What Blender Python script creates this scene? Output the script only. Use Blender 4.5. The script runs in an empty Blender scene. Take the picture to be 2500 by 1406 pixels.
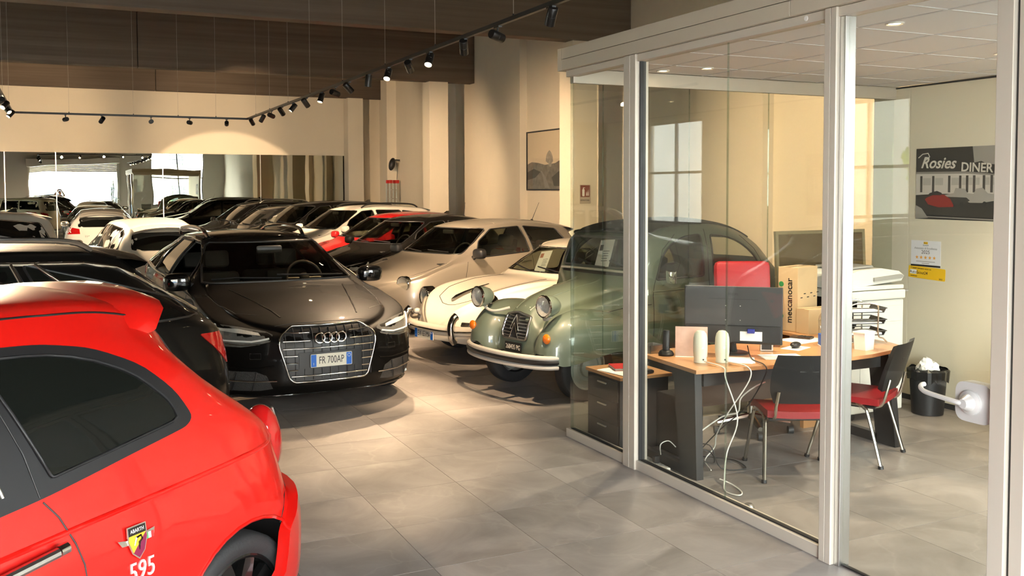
import bpy, bmesh, math, random
import numpy as np
from mathutils import Vector, Matrix
from mathutils.bvhtree import BVHTree
from mathutils.geometry import delaunay_2d_cdt
random.seed(7)
SC = bpy.context.scene
COL = SC.collection
PI = math.pi
# ------------------------------------------------------------------ camera
FPX, HC = 2320.0, 1.9
PITCH, YAW, ROLL = math.atan(108 / FPX), math.radians(25.464), -0.003
_fw = Vector((math.sin(YAW) * math.cos(PITCH), math.cos(YAW) * math.cos(PITCH), -math.sin(PITCH)))
_rt = Vector((math.cos(YAW), -math.sin(YAW), 0))
_up = _rt.cross(_fw)
_R = math.cos(ROLL) * _rt + math.sin(ROLL) * _up
_U = math.cos(ROLL) * _up - math.sin(ROLL) * _rt
cam = bpy.data.cameras.new('camera'); camo = bpy.data.objects.new('camera', cam); COL.objects.link(camo)
cam.sensor_width = 36.0; cam.lens = FPX / 2500 * 36.0
cam.shift_y = -134 / 2500; cam.clip_start = 0.05; cam.clip_end = 300
camo.matrix_world = Matrix(((_R.x, _U.x, -_fw.x, 0), (_R.y, _U.y, -_fw.y, 0), (_R.z, _U.z, -_fw.z, HC), (0, 0, 0, 1)))
SC.camera = camo
# ------------------------------------------------------------------ world, sun, daylight, exposure
vs = SC.view_settings
vs.view_transform = 'Standard'; vs.look = 'None'; vs.gamma = 1.0; vs.use_curve_mapping = False
vs.exposure = 0.45
SC.cycles.transparent_max_bounces = 24
SC.cycles.max_bounces = 10
SC.cycles.sample_clamp_indirect = 6.0
SC.cycles.caustics_reflective = False; SC.cycles.caustics_refractive = False
wd = bpy.data.worlds.new('daylight_sky'); SC.world = wd; wd.use_nodes = True
_b = wd.node_tree.nodes['Background']
_b.inputs['Color'].default_value = (0.93, 0.97, 1.0, 1); _b.inputs['Strength'].default_value = 36.0
SUN_DIR = Vector((0.35, -0.5, -0.9))
_s = bpy.data.lights.new('sun', 'SUN'); _s.energy = 5.0; _s.angle = 0.01; _s.color = (1, 0.95, 0.86)
_so = bpy.data.objects.new('sun', _s); COL.objects.link(_so)
_so.rotation_euler = SUN_DIR.to_track_quat('-Z', 'Y').to_euler(); _so.location = (0, -8, 12)
def portal(name, loc, rot, sx, sy):
    l = bpy.data.lights.new(name, 'AREA'); l.shape = 'RECTANGLE'; l.size = sx; l.size_y = sy
    l.cycles.is_portal = True
    o = bpy.data.objects.new(name, l); COL.objects.link(o); o.location = loc; o.rotation_euler = rot
# world light enters through the entrance, the front window and the two side windows
YF, XL, XW, YM, ZC = -2.6, -7.0, 9.5, 30.0, 6.2
ENT = (-1.6, 3.3, 0.0, 3.4)          # entrance: x0, x1, z0, z1
WIN = (5.2, 8.3, 1.0, 4.4)           # front window
LW = [(12.6, 14.7, 1.0, 3.6), (18.8, 21.2, 1.0, 3.6)]   # side windows: y0, y1, z0, z1
portal('entrance_daylight', ((ENT[0] + ENT[1]) / 2, YF - .12, ENT[3] / 2), (PI / 2, 0, 0), ENT[1] - ENT[0], ENT[3])
portal('front_window_daylight', ((WIN[0] + WIN[1]) / 2, YF - .12, (WIN[2] + WIN[3]) / 2), (PI / 2, 0, 0), WIN[1] - WIN[0], WIN[3] - WIN[2])
for _y0, _y1, _z0, _z1 in LW:
    portal('side_window_daylight', (XL - .12, (_y0 + _y1) / 2, (_z0 + _z1) / 2), (PI / 2, 0, -PI / 2), _y1 - _y0, _z1 - _z0)
# ------------------------------------------------------------------ materials
MATS = {}
def mat(name, col, rough=0.5, metal=0.0, spec=0.5, coat=0.0, noise=None, bump=None, emit=None, sheen=0):
    if name in MATS: return MATS[name]
    m = bpy.data.materials.new(name); m.use_nodes = True; nt = m.node_tree
    p = nt.nodes['Principled BSDF']
    c = tuple(col) + (1,)
    p.inputs['Base Color'].default_value = c
    p.inputs['Roughness'].default_value = rough; p.inputs['Metallic'].default_value = metal
    p.inputs['Specular IOR Level'].default_value = spec
    p.inputs['Coat Weight'].default_value = coat; p.inputs['Coat Roughness'].default_value = 0.03
    if emit:
        p.inputs['Emission Color'].default_value = tuple(emit[0]) + (1,); p.inputs['Emission Strength'].default_value = emit[1]
    if noise or bump:
        tc = nt.nodes.new('ShaderNodeTexCoord')
        nz = nt.nodes.new('ShaderNodeTexNoise'); nt.links.new(tc.outputs['Object'], nz.inputs['Vector'])
        if noise:
            sc, amt = noise
            nz.inputs['Scale'].default_value = sc; nz.inputs['Detail'].default_value = 5
            mx = nt.nodes.new('ShaderNodeMix'); mx.data_type = 'RGBA'
            mx.inputs[6].default_value = tuple(max(0, v * (1 - amt)) for v in col) + (1,)
            mx.inputs[7].default_value = tuple(min(1, v * (1 + amt)) for v in col) + (1,)
            nt.links.new(nz.outputs['Fac'], mx.inputs[0]); nt.links.new(mx.outputs[2], p.inputs['Base Color'])
        if bump:
            sc, st = bump
            n2 = nt.nodes.new('ShaderNodeTexNoise'); n2.inputs['Scale'].default_value = sc; n2.inputs['Detail'].default_value = 3
            nt.links.new(tc.outputs['Object'], n2.inputs['Vector'])
            bp = nt.nodes.new('ShaderNodeBump'); bp.inputs['Strength'].default_value = st; bp.inputs['Distance'].default_value = 0.01
            nt.links.new(n2.outputs['Fac'], bp.inputs['Height']); nt.links.new(bp.outputs['Normal'], p.inputs['Normal'])
    MATS[name] = m; return m
def glass(name, tint, refl=0.06, rough=0.0, gcol=(1, 1, 1)):
    if name in MATS: return MATS[name]
    m = bpy.data.materials.new(name); m.use_nodes = True; nt = m.node_tree
    for n in list(nt.nodes): nt.nodes.remove(n)
    out = nt.nodes.new('ShaderNodeOutputMaterial'); mx = nt.nodes.new('ShaderNodeMixShader')
    tr = nt.nodes.new('ShaderNodeBsdfTransparent'); tr.inputs['Color'].default_value = tuple(tint) + (1,)
    gl = nt.nodes.new('ShaderNodeBsdfGlossy'); gl.inputs['Roughness'].default_value = rough; gl.inputs['Color'].default_value = tuple(gcol) + (1,)
    lw = nt.nodes.new('ShaderNodeLayerWeight'); lw.inputs['Blend'].default_value = .5
    pw = nt.nodes.new('ShaderNodeMath'); pw.operation = 'POWER'; pw.inputs[1].default_value = 5
    ml = nt.nodes.new('ShaderNodeMath'); ml.operation = 'MULTIPLY_ADD'; ml.inputs[1].default_value = 1 - refl; ml.inputs[2].default_value = refl; ml.use_clamp = True
    nt.links.new(lw.outputs['Facing'], pw.inputs[0]); nt.links.new(pw.outputs[0], ml.inputs[0]); nt.links.new(ml.outputs[0], mx.inputs[0])
    nt.links.new(tr.outputs[0], mx.inputs[1]); nt.links.new(gl.outputs[0], mx.inputs[2]); nt.links.new(mx.outputs[0], out.inputs[0])
    MATS[name] = m; return m
def srgb(r, g, b):
    f = lambda v: (v / 255 / 12.92) if v / 255 <= 0.04045 else ((v / 255 + 0.055) / 1.055) ** 2.4
    return (f(r), f(g), f(b))
def paint(name, col, metal=0.0, rough=0.35):
    m = mat(name, col, rough, metal, 0.5 if max(col) > .1 else 0.05, 1.0)
    if max(col) < .02: m.node_tree.nodes['Principled BSDF'].inputs['Coat IOR'].default_value = 1.33; m.node_tree.nodes['Principled BSDF'].inputs['Coat Weight'].default_value = .6
    return m
M_CHROME = mat('chrome', (0.82, 0.80, 0.76), 0.08, 1.0)
M_ALU = mat('brushed_aluminium', (0.62, 0.61, 0.59), 0.28, 1.0)
M_BLACK = mat('black_plastic', (0.012, 0.012, 0.013), 0.45)
M_GLOSSBLK = mat('gloss_black', (0.006, 0.006, 0.006), 0.08, 0, 0.5, 0.6)
M_RUBBER = mat('tyre_rubber', (0.014, 0.014, 0.015), 0.7, bump=(60, .2))
M_DKGREY = mat('dark_grey_plastic', (0.032, 0.032, 0.033), 0.5)
M_WHITEP = mat('white_plastic', (0.78, 0.77, 0.72), 0.4)
M_PAPER = mat('white_paper', (0.86, 0.85, 0.82), 0.8)
# ------------------------------------------------------------------ mesh builder
class MB:
    def __init__(s): s.v = []; s.f = []
    def add(s, vs_, fs):
        n = len(s.v); s.v += [tuple(p) for p in vs_]; s.f += [tuple(i + n for i in f) for f in fs]; return s
    def box(s, x0, x1, y0, y1, z0, z1, b=0.0, M=None):
        if b > 0:
            bm = bmesh.new(); bmesh.ops.create_cube(bm, size=1)
            for p in bm.verts: p.co = Vector(((x0 + x1) / 2 + p.co.x * (x1 - x0), (y0 + y1) / 2 + p.co.y * (y1 - y0), (z0 + z1) / 2 + p.co.z * (z1 - z0)))
            bmesh.ops.bevel(bm, geom=bm.edges[:], offset=b, segments=2, affect='EDGES', profile=0.5)
            bm.verts.index_update(); vs_ = [p.co.copy() for p in bm.verts]; fs = [[q.index for q in f.verts] for f in bm.faces]; bm.free()
        else:
            vs_ = [Vector(c) for c in ((x0, y0, z0), (x1, y0, z0), (x1, y1, z0), (x0, y1, z0), (x0, y0, z1), (x1, y0, z1), (x1, y1, z1), (x0, y1, z1))]
            fs = [(0, 3, 2, 1), (4, 5, 6, 7), (0, 1, 5, 4), (1, 2, 6, 5), (2, 3, 7, 6), (3, 0, 4, 7)]
        if M is not None: vs_ = [M @ p for p in vs_]
        return s.add(vs_, fs)
    def prism(s, pts, axis, d0, d1, M=None):
        """closed outline pts (2d) extruded along axis from d0 to d1"""
        n = len(pts)
        def P(p, d):
            return Vector({'x': (d, p[0], p[1]), 'y': (p[0], d, p[1]), 'z': (p[0], p[1], d)}[axis])
        vs_ = [P(p, d0) for p in pts] + [P(p, d1) for p in pts]
        fs = [tuple(range(n))[::-1], tuple(range(n, 2 * n))] + [(i, (i + 1) % n, n + (i + 1) % n, n + i) for i in range(n)]
        if M is not None: vs_ = [M @ p for p in vs_]
        return s.add(vs_, fs)
    def tube(s, pts, r, n=8, closed=False, cap=True):
        pts = [Vector(p) for p in pts]; k = len(pts); rs = r if isinstance(r, (list, tuple)) else [r] * k
        ring0 = len(s.v); prev = None
        for i, p in enumerate(pts):
            a = pts[(i - 1) % k] if (closed or i > 0) else p; b = pts[(i + 1) % k] if (closed or i < k - 1) else p
            t = (b - a); t = t.normalized() if t.length > 1e-9 else Vector((0, 0, 1))
            if prev is None:
                u = t.orthogonal().normalized()
            else:
                u = prev - t * prev.dot(t); u = u.normalized() if u.length > 1e-6 else t.orthogonal().normalized()
            w = t.cross(u); prev = u
            for j in range(n):
                an = 2 * PI * j / n; s.v.append(tuple(p + (u * math.cos(an) + w * math.sin(an)) * rs[i]))
        m = k if closed else k - 1
        for i in range(m):
            for j in range(n):
                a = ring0 + i * n + j; b = ring0 + i * n + (j + 1) % n; c = ring0 + ((i + 1) % k) * n + (j + 1) % n; d = ring0 + ((i + 1) % k) * n + j
                s.f.append((a, b, c, d))
        if cap and not closed:
            s.f.append(tuple(ring0 + j for j in range(n))[::-1]); s.f.append(tuple(ring0 + (k - 1) * n + j for j in range(n)))
        return s
    def cyl(s, p0, p1, r0, r1=None, n=16): return s.tube([p0, p1], [r0, r0 if r1 is None else r1], n)
    def lathe(s, prof, n=32, M=None, closed=False):
        """profile [(r, h)] about local z"""
        k = len(prof); vs_ = []; fs = []
        for i in range(n):
            a = 2 * PI * i / n
            vs_ += [Vector((r_ * math.cos(a), r_ * math.sin(a), h)) for r_, h in prof]
        for i in range(n):
            for j in range(k if closed else k - 1):
                a = i * k + j; b = i * k + (j + 1) % k; i2 = (i + 1) % n
                fs.append((a, i2 * k + j, i2 * k + (j + 1) % k, b))
        if M is not None: vs_ = [M @ p for p in vs_]
        return s.add(vs_, fs)
    def grid(s, rows):
        nr, nc = len(rows), len(rows[0])
        return s.add([p for r_ in rows for p in r_], [(i * nc + j, i * nc + j + 1, (i + 1) * nc + j + 1, (i + 1) * nc + j) for i in range(nr - 1) for j in range(nc - 1)])
    def sphere(s, c, rx, ry=None, rz=None, n=16, m=10, M=None):
        ry = rx if ry is None else ry; rz = rx if rz is None else rz
        vs_ = []; fs = []
        for i in range(m + 1):
            th = PI * i / m
            for j in range(n):
                a = 2 * PI * j / n; vs_.append(Vector((c[0] + rx * math.sin(th) * math.cos(a), c[1] + ry * math.sin(th) * math.sin(a), c[2] + rz * math.cos(th))))
        for i in range(m):
            for j in range(n): fs.append((i * n + j, (i + 1) * n + j, (i + 1) * n + (j + 1) % n, i * n + (j + 1) % n))
        if M is not None: vs_ = [M @ p for p in vs_]
        return s.add(vs_, fs)
    def mesh(s, name, smooth=None):
        me = bpy.data.meshes.new(name); me.from_pydata(s.v, [], s.f)
        bm = bmesh.new(); bm.from_mesh(me)
        bmesh.ops.remove_doubles(bm, verts=bm.verts[:], dist=1e-5)
        bmesh.ops.dissolve_degenerate(bm, edges=bm.edges[:], dist=1e-6)
        bmesh.ops.recalc_face_normals(bm, faces=bm.faces[:]); bm.to_mesh(me); bm.free()
        if smooth:
            me.polygons.foreach_set('use_smooth', [True] * len(me.polygons)); me.set_sharp_from_angle(angle=math.radians(smooth))
        return me
    def build(s, name, m, parent=None, smooth=35, loc=None, rot=None):
        me = s.mesh(name, smooth); return link(name, me, m, parent, loc, rot)
def link(name, me, m, parent=None, loc=None, rot=None):
    o = bpy.data.objects.new(name, me); COL.objects.link(o)
    if m is not None and len(me.materials) == 0: me.materials.append(m)
    if parent is not None: o.parent = parent
    if loc is not None: o.location = loc
    if rot is not None: o.rotation_euler = rot
    return o
def empty(name, loc=(0, 0, 0), rz=0.0):
    o = bpy.data.objects.new(name, None); COL.objects.link(o); o.location = loc; o.rotation_euler = (0, 0, rz); o.empty_display_size = 0.1; return o
def tag(o, label, cat, group=None, kind=None):
    o['label'] = label; o['category'] = cat
    if group: o['group'] = group
    if kind: o['kind'] = kind
    return o
def thing(name, label, cat, loc=(0, 0, 0), rz=0.0, group=None): return tag(empty(name, loc, rz), label, cat, group)
def struct(o): o['kind'] = 'structure'; return o
def copy_tree(o, parent=None):
    c = o.copy(); COL.objects.link(c)
    if parent is not None: c.parent = parent
    for ch in list(o.children): copy_tree(ch, c)
    return c
_FONTS = {}
def text(name, s, size, m, parent=None, M=None, ext=0.001, align='CENTER', sx=1.0, shear=0.0, bold=0.0, smooth=None):
    """lettering as a mesh in the local xy plane, facing +z, moved by M"""
    cu = bpy.data.curves.new(name, 'FONT'); cu.body = s; cu.size = size; cu.extrude = ext; cu.align_x = align; cu.align_y = 'CENTER'
    cu.shear = shear; cu.offset = bold; cu.resolution_u = 3
    ob = bpy.data.objects.new(name, cu); COL.objects.link(ob)
    dg = bpy.context.evaluated_depsgraph_get()
    me = bpy.data.meshes.new_from_object(ob.evaluated_get(dg)); bpy.data.objects.remove(ob); bpy.data.curves.remove(cu)
    me.name = name; me.materials.clear()
    T = Matrix.Diagonal((sx, 1, 1, 1)); me.transform((M @ T) if M is not None else T)
    return link(name, me, m, parent)
def frame(o, ux, uy):
    """matrix with local x along ux, local y along uy at o"""
    ux = Vector(ux).normalized(); uy = Vector(uy); uy = (uy - ux * uy.dot(ux)).normalized(); uz = ux.cross(uy)
    return Matrix(((ux.x, uy.x, uz.x, o[0]), (ux.y, uy.y, uz.y, o[1]), (ux.z, uy.z, uz.z, o[2]), (0, 0, 0, 1)))
def pchip(pts):
    xs = [p[0] for p in pts]; ys = [p[1] for p in pts]; n = len(xs)
    if n == 1: return lambda x: ys[0]
    h = [xs[i + 1] - xs[i] for i in range(n - 1)]; d = [(ys[i + 1] - ys[i]) / h[i] for i in range(n - 1)]
    m = [0.0] * n
    for i in range(1, n - 1):
        if d[i - 1] * d[i] > 0:
            w1 = 2 * h[i] + h[i - 1]; w2 = h[i] + 2 * h[i - 1]; m[i] = (w1 + w2) / (w1 / d[i - 1] + w2 / d[i])
    def end(h0, h1, d0, d1):
        v = ((2 * h0 + h1) * d0 - h0 * d1) / (h0 + h1)
        if v * d0 <= 0: return 0.0
        return 3 * d0 if (d0 * d1 < 0 and abs(v) > 3 * abs(d0)) else v
    if n > 2: m[0] = end(h[0], h[1], d[0], d[1]); m[-1] = end(h[-1], h[-2], d[-1], d[-2])
    else: m[0] = m[1] = d[0]
    def f(x):
        if x <= xs[0]: return ys[0]
        if x >= xs[-1]: return ys[-1]
        i = 0
        while x > xs[i + 1]: i += 1
        t = (x - xs[i]) / h[i]; a = ys[i]; b = ys[i + 1]
        return (a * (1 + 2 * t) * (1 - t) ** 2 + h[i] * m[i] * t * (1 - t) ** 2 + b * t * t * (3 - 2 * t) - h[i] * m[i + 1] * t * t * (1 - t))
    return f
def spline(pts, n=8, closed=False):
    """catmull-rom through points of any dimension"""
    P = [Vector(p) for p in pts]; k = len(P); out = []
    for i in range(k if closed else k - 1):
        a, b, c, d = (P[(i - 1) % k], P[i], P[(i + 1) % k], P[(i + 2) % k]) if closed else (P[max(i - 1, 0)], P[i], P[i + 1], P[min(i + 2, k - 1)])
        for j in range(n):
            t = j / n
            out.append(0.5 * ((2 * b) + (c - a) * t + (2 * a - 5 * b + 4 * c - d) * t * t + (3 * b - a - 3 * c + d) * t ** 3))
    if not closed: out.append(P[-1].copy())
    return out
def rounded(pts, r, n=4):
    """round the corners of a closed 2d polygon"""
    P = [Vector((p[0], p[1])) for p in pts]; k = len(P); out = []
    rs = r if isinstance(r, (list, tuple)) else [r] * k
    for i in range(k):
        a, b, c = P[i - 1], P[i], P[(i + 1) % k]; rr = min(rs[i], (a - b).length * .49, (c - b).length * .49)
        if rr < 1e-5: out.append((b.x, b.y)); continue
        p0 = b + (a - b).normalized() * rr; p1 = b + (c - b).normalized() * rr
        for j in range(n + 1):
            t = j / n; q = p0 * (1 - t) ** 2 + b * 2 * t * (1 - t) + p1 * t * t; out.append((q.x, q.y))
    return out
# ------------------------------------------------------------------ the showroom shell
M_WALL = mat('cream_plaster', (0.78, 0.70, 0.56), 0.75, noise=(1.5, 0.05), bump=(40, .05))
M_BROWN = mat('brown_concrete', (0.05, 0.036, 0.025), 0.8, noise=(2.2, 0.25), bump=(12, .35))
def tile_material():
    m = bpy.data.materials.new('slate_look_tile'); m.use_nodes = True; nt = m.node_tree; L = nt.links
    p = nt.nodes['Principled BSDF']; g = nt.nodes.new('ShaderNodeNewGeometry')
    def N(t, **k):
        n = nt.nodes.new(t)
        for a, b in k.items(): setattr(n, a, b)
        return n
    sub = N('ShaderNodeVectorMath', operation='SUBTRACT'); sub.inputs[1].default_value = (1.656, 4.40, 0)
    div = N('ShaderNodeVectorMath', operation='DIVIDE'); div.inputs[1].default_value = (TS, TS, 10)
    fl = N('ShaderNodeVectorMath', operation='FLOOR'); wn = N('ShaderNodeTexWhiteNoise', noise_dimensions='3D')
    L.new(g.outputs['Position'], sub.inputs[0]); L.new(sub.outputs[0], div.inputs[0]); L.new(div.outputs[0], fl.inputs[0]); L.new(fl.outputs[0], wn.inputs['Vector'])
    off = N('ShaderNodeVectorMath', operation='SCALE'); off.inputs['Scale'].default_value = 17.0; L.new(wn.outputs['Color'], off.inputs[0])
    ad = N('ShaderNodeVectorMath', operation='ADD'); L.new(g.outputs['Position'], ad.inputs[0]); L.new(off.outputs[0], ad.inputs[1])
    n1 = N('ShaderNodeTexNoise'); n1.inputs['Scale'].default_value = 1.7; n1.inputs['Detail'].default_value = 7; n1.inputs['Roughness'].default_value = .62; n1.inputs['Distortion'].default_value = 1.6
    L.new(ad.outputs[0], n1.inputs['Vector'])
    vo = N('ShaderNodeTexVoronoi', feature='DISTANCE_TO_EDGE'); vo.inputs['Scale'].default_value = 1.7
    n2 = N('ShaderNodeTexNoise'); n2.inputs['Scale'].default_value = 3.0; n2.inputs['Detail'].default_value = 4; L.new(ad.outputs[0], n2.inputs['Vector'])
    mx0 = N('ShaderNodeMix', data_type='VECTOR'); mx0.inputs[0].default_value = .35; L.new(ad.outputs[0], mx0.inputs[4]); L.new(n2.outputs['Color'], mx0.inputs[5]); L.new(mx0.outputs[1], vo.inputs['Vector'])
    r1 = N('ShaderNodeValToRGB'); r1.color_ramp.elements[0].position = .3; r1.color_ramp.elements[1].position = .75
    r1.color_ramp.elements[0].color = (0.195, 0.175, 0.163, 1); r1.color_ramp.elements[1].color = (0.355, 0.327, 0.310, 1)
    L.new(n1.outputs['Fac'], r1.inputs['Fac'])
    rv = N('ShaderNodeMapRange'); rv.inputs['From Max'].default_value = .018; rv.inputs['To Min'].default_value = .2; rv.inputs['To Max'].default_value = 0; L.new(vo.outputs['Distance'], rv.inputs['Value'])
    mv = N('ShaderNodeMix', data_type='RGBA'); mv.inputs[7].default_value = (0.44, 0.40, 0.37, 1); L.new(rv.outputs[0], mv.inputs[0]); L.new(r1.outputs[0], mv.inputs[6])
    tn = N('ShaderNodeMapRange'); tn.inputs['To Min'].default_value = .88; tn.inputs['To Max'].default_value = 1.1; L.new(wn.outputs['Value'], tn.inputs['Value'])
    ml = N('ShaderNodeVectorMath', operation='SCALE'); L.new(mv.outputs[2], ml.inputs[0]); L.new(tn.outputs[0], ml.inputs['Scale'])
    L.new(ml.outputs[0], p.inputs['Base Color'])
    rr = N('ShaderNodeMapRange'); rr.inputs['To Min'].default_value = .28; rr.inputs['To Max'].default_value = .48; L.new(n1.outputs['Fac'], rr.inputs['Value']); L.new(rr.outputs[0], p.inputs['Roughness'])
    bp = N('ShaderNodeBump'); bp.inputs['Strength'].default_value = .08; bp.inputs['Distance'].default_value = .01; L.new(n1.outputs['Fac'], bp.inputs['Height']); L.new(bp.outputs[0], p.inputs['Normal'])
    return m
TS = 0.6275
M_TILE = tile_material()
M_GROUT = mat('tile_grout', (0.33, 0.30, 0.28), 0.8)
floor = struct(MB().box(XL, XW, YF, YM, -0.2, -0.004).build('floor', M_GROUT, smooth=None))
_g = 0.0014
_tm = MB().box(-TS / 2 + _g, TS / 2 - _g, -TS / 2 + _g, TS / 2 - _g, -0.006, 0).mesh('tile'); _tm.materials.append(M_TILE)
_cells = []
for i in range(int((XL - 1.656) / TS) , int((XW - 1.656) / TS)):
    for j in range(int((YF - 4.4) / TS), int((YM - 4.4) / TS)):
        cx, cy = 1.656 + (i + .5) * TS, 4.4 + (j + .5) * TS
        ang = math.degrees(math.atan2(cx, cy)) - 25.46; d = math.hypot(cx, cy)
        vis = cy > 1.5 and abs(ang) < 31 and not (cx < 0.9 and cy < 14)
        _cells.append((0 if vis else 1, d, cx, cy))
_cells.sort()
_rest = MB()
for n_, (v_, d, cx, cy) in enumerate(_cells):
    if v_ == 0 and n_ < 280:
        link('tile', _tm, None, floor, (cx, cy, 0))
    else:
        _rest.box(cx - TS / 2 + _g, cx + TS / 2 - _g, cy - TS / 2 + _g, cy + TS / 2 - _g, -0.006, 0)
_o = _rest.build('floor_tiles', M_TILE, floor, smooth=None); _o['kind'] = 'stuff'
# walls
T = 0.25
struct(MB().box(XL - T, XW + T, YM, YM + T, -.2, ZC).build('wall_back', M_WALL, smooth=None))
struct(MB().box(XW, XW + T, YF, YM, -.2, ZC).build('wall_right', M_WALL, smooth=None))
def wall_with_holes(name, axis, at, a0, a1, holes, m):
    """holes (a0, a1, z0, z1) cut in an upright wall along axis"""
    mb = MB(); cuts = sorted(holes); a = a0
    def bx(p0, p1, z0, z1):
        if p1 - p0 < 1e-4 or z1 - z0 < 1e-4: return
        if axis == 'x': mb.box(p0, p1, at - T, at, z0, z1)
        else: mb.box(at - T, at, p0, p1, z0, z1)
    for h0, h1, z0, z1 in cuts:
        bx(a, h0, -.2, ZC); bx(h0, h1, z1, ZC); bx(h0, h1, -.2, z0); a = h1
    bx(a, a1, -.2, ZC)
    return struct(mb.build(name, m, smooth=None))
wall_with_holes('wall_left', 'y', XL, YF, YM, LW, M_WALL)
M_WALLG = mat('grey_plaster', (0.50, 0.47, 0.41), 0.8, noise=(1.5, 0.05))
wall_with_holes('wall_front', 'x', YF, XL, XW, [(ENT[0], ENT[1], -.2, ENT[3]), WIN], M_WALLG)
struct(MB().box(XL - T, XW + T, YF - T, YM + T, ZC, ZC + .2).build('ceiling', M_BROWN, smooth=None))
# beams with board joints, each a run of precast segments
def board_material():
    m = bpy.data.materials.new('board_marked_concrete'); m.use_nodes = True; nt = m.node_tree; L = nt.links
    p = nt.nodes['Principled BSDF']; p.inputs['Roughness'].default_value = .75
    tc = nt.nodes.new('ShaderNodeTexCoord'); mp = nt.nodes.new('ShaderNodeMapping'); mp.inputs['Scale'].default_value = (.12, 1, 4.5)
    n1 = nt.nodes.new('ShaderNodeTexNoise'); n1.inputs['Scale'].default_value = 2.2; n1.inputs['Detail'].default_value = 6
    L.new(tc.outputs['Object'], mp.inputs['Vector']); L.new(mp.outputs[0], n1.inputs['Vector'])
    r = nt.nodes.new('ShaderNodeValToRGB'); r.color_ramp.elements[0].position = .3; r.color_ramp.elements[1].position = .75
    r.color_ramp.elements[0].color = (0.092, 0.066, 0.044, 1); r.color_ramp.elements[1].color = (0.15, 0.112, 0.078, 1)
    L.new(n1.outputs['Fac'], r.inputs['Fac']); L.new(r.outputs[0], p.inputs['Base Color'])
    bp = nt.nodes.new('ShaderNodeBump'); bp.inputs['Strength'].default_value = .35; bp.inputs['Distance'].default_value = .02
    L.new(n1.outputs['Fac'], bp.inputs['Height']); L.new(bp.outputs[0], p.inputs['Normal'])
    return m
M_BEAM = board_material()
BEAMS = [(14.86, 4.53, 4.9), (22.1, 4.55, 1.6), (29.4, 4.78, 2.6)]
for n_, (y, zb, jx) in enumerate(BEAMS):
    cuts = [XL, jx - 6.2, jx, XW] if n_ else [XL, 9.5]
    e = empty('trim_%d' % (n_ + 1)); struct(e)
    for a, b in zip(cuts[:-1], cuts[1:]):
        MB().box(a + .006, b - .006, y, y + .3, zb, ZC, .012).build('beam_segment', M_BEAM, e, smooth=None)
struct(MB().box(XL, XW, 6.9, 7.2, 4.53, ZC).build('trim_4', M_BEAM, smooth=None))
struct(MB().box(XL, XW, 0.4, 0.7, 4.53, ZC).build('trim_5', M_BEAM, smooth=None))
# pillars and wall piers
for n_, (y, zb, jx) in enumerate(BEAMS):
    struct(MB().box(8.28, 8.78, y - .0, y + .5, 0, zb + .25 if False else zb, .008).build('trim_%d' % (n_ + 6), M_WALL, smooth=None))
struct(MB().box(9.32, XW, 19.15, 20.9, 0, ZC).build('trim_9', M_WALL, smooth=None))
struct(MB().box(9.25, XW, 23.4, 24.0, 0, ZC).build('trim_10', M_WALL, smooth=None))
struct(MB().box(9.2, XW, 28.3, 28.9, 0, ZC).build('trim_11', M_WALL, smooth=None))
struct(MB().box(9.3, XW, 11.0, 12.6, 0, ZC).build('trim_12', M_WALL, smooth=None))
struct(MB().box(9.3, XW, 8.7, 9.4, 0, ZC).build('trim_13', M_WALL, smooth=None))
# ledge over the mirror wall
struct(MB().box(XL, 8.6, YM - .05, YM, 2.98, 3.07).build('trim_14', M_WALL, smooth=None))
def mirror_material():
    m = bpy.data.materials.new('wavy_mirror'); m.use_nodes = True; nt = m.node_tree; L = nt.links
    p = nt.nodes['Principled BSDF']; p.inputs['Base Color'].default_value = (0.66, 0.68, 0.60, 1); p.inputs['Metallic'].default_value = 1; p.inputs['Roughness'].default_value = 0.0
    tc = nt.nodes.new('ShaderNodeTexCoord'); n1 = nt.nodes.new('ShaderNodeTexNoise'); n1.inputs['Scale'].default_value = .9; n1.inputs['Detail'].default_value = 1
    L.new(tc.outputs['Object'], n1.inputs['Vector'])
    bp = nt.nodes.new('ShaderNodeBump'); bp.inputs['Strength'].default_value = .25; bp.inputs['Distance'].default_value = .01
    L.new(n1.outputs['Fac'], bp.inputs['Height']); L.new(bp.outputs[0], p.inputs['Normal'])
    return m
M_MIRROR = mirror_material()
_seams = [-6.9, -4.2, -1.35, -.06, 2.8, 5.65, 8.5]
mt = thing('wall_mirror', 'tall mirror panels lining the lower back wall of the showroom', 'mirror', (0, YM, 0))
for a, b in zip(_seams[:-1], _seams[1:]):
    MB().box(a + .004, b - .004, -.03, -.004, .02, 2.975).build('mirror_panel', M_MIRROR, mt, smooth=None)
for a in _seams[1:-1]: MB().box(a - .012, a + .012, -.034, -.028, .02, 2.975).build('seam_strip', M_ALU, mt, smooth=None)
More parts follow.
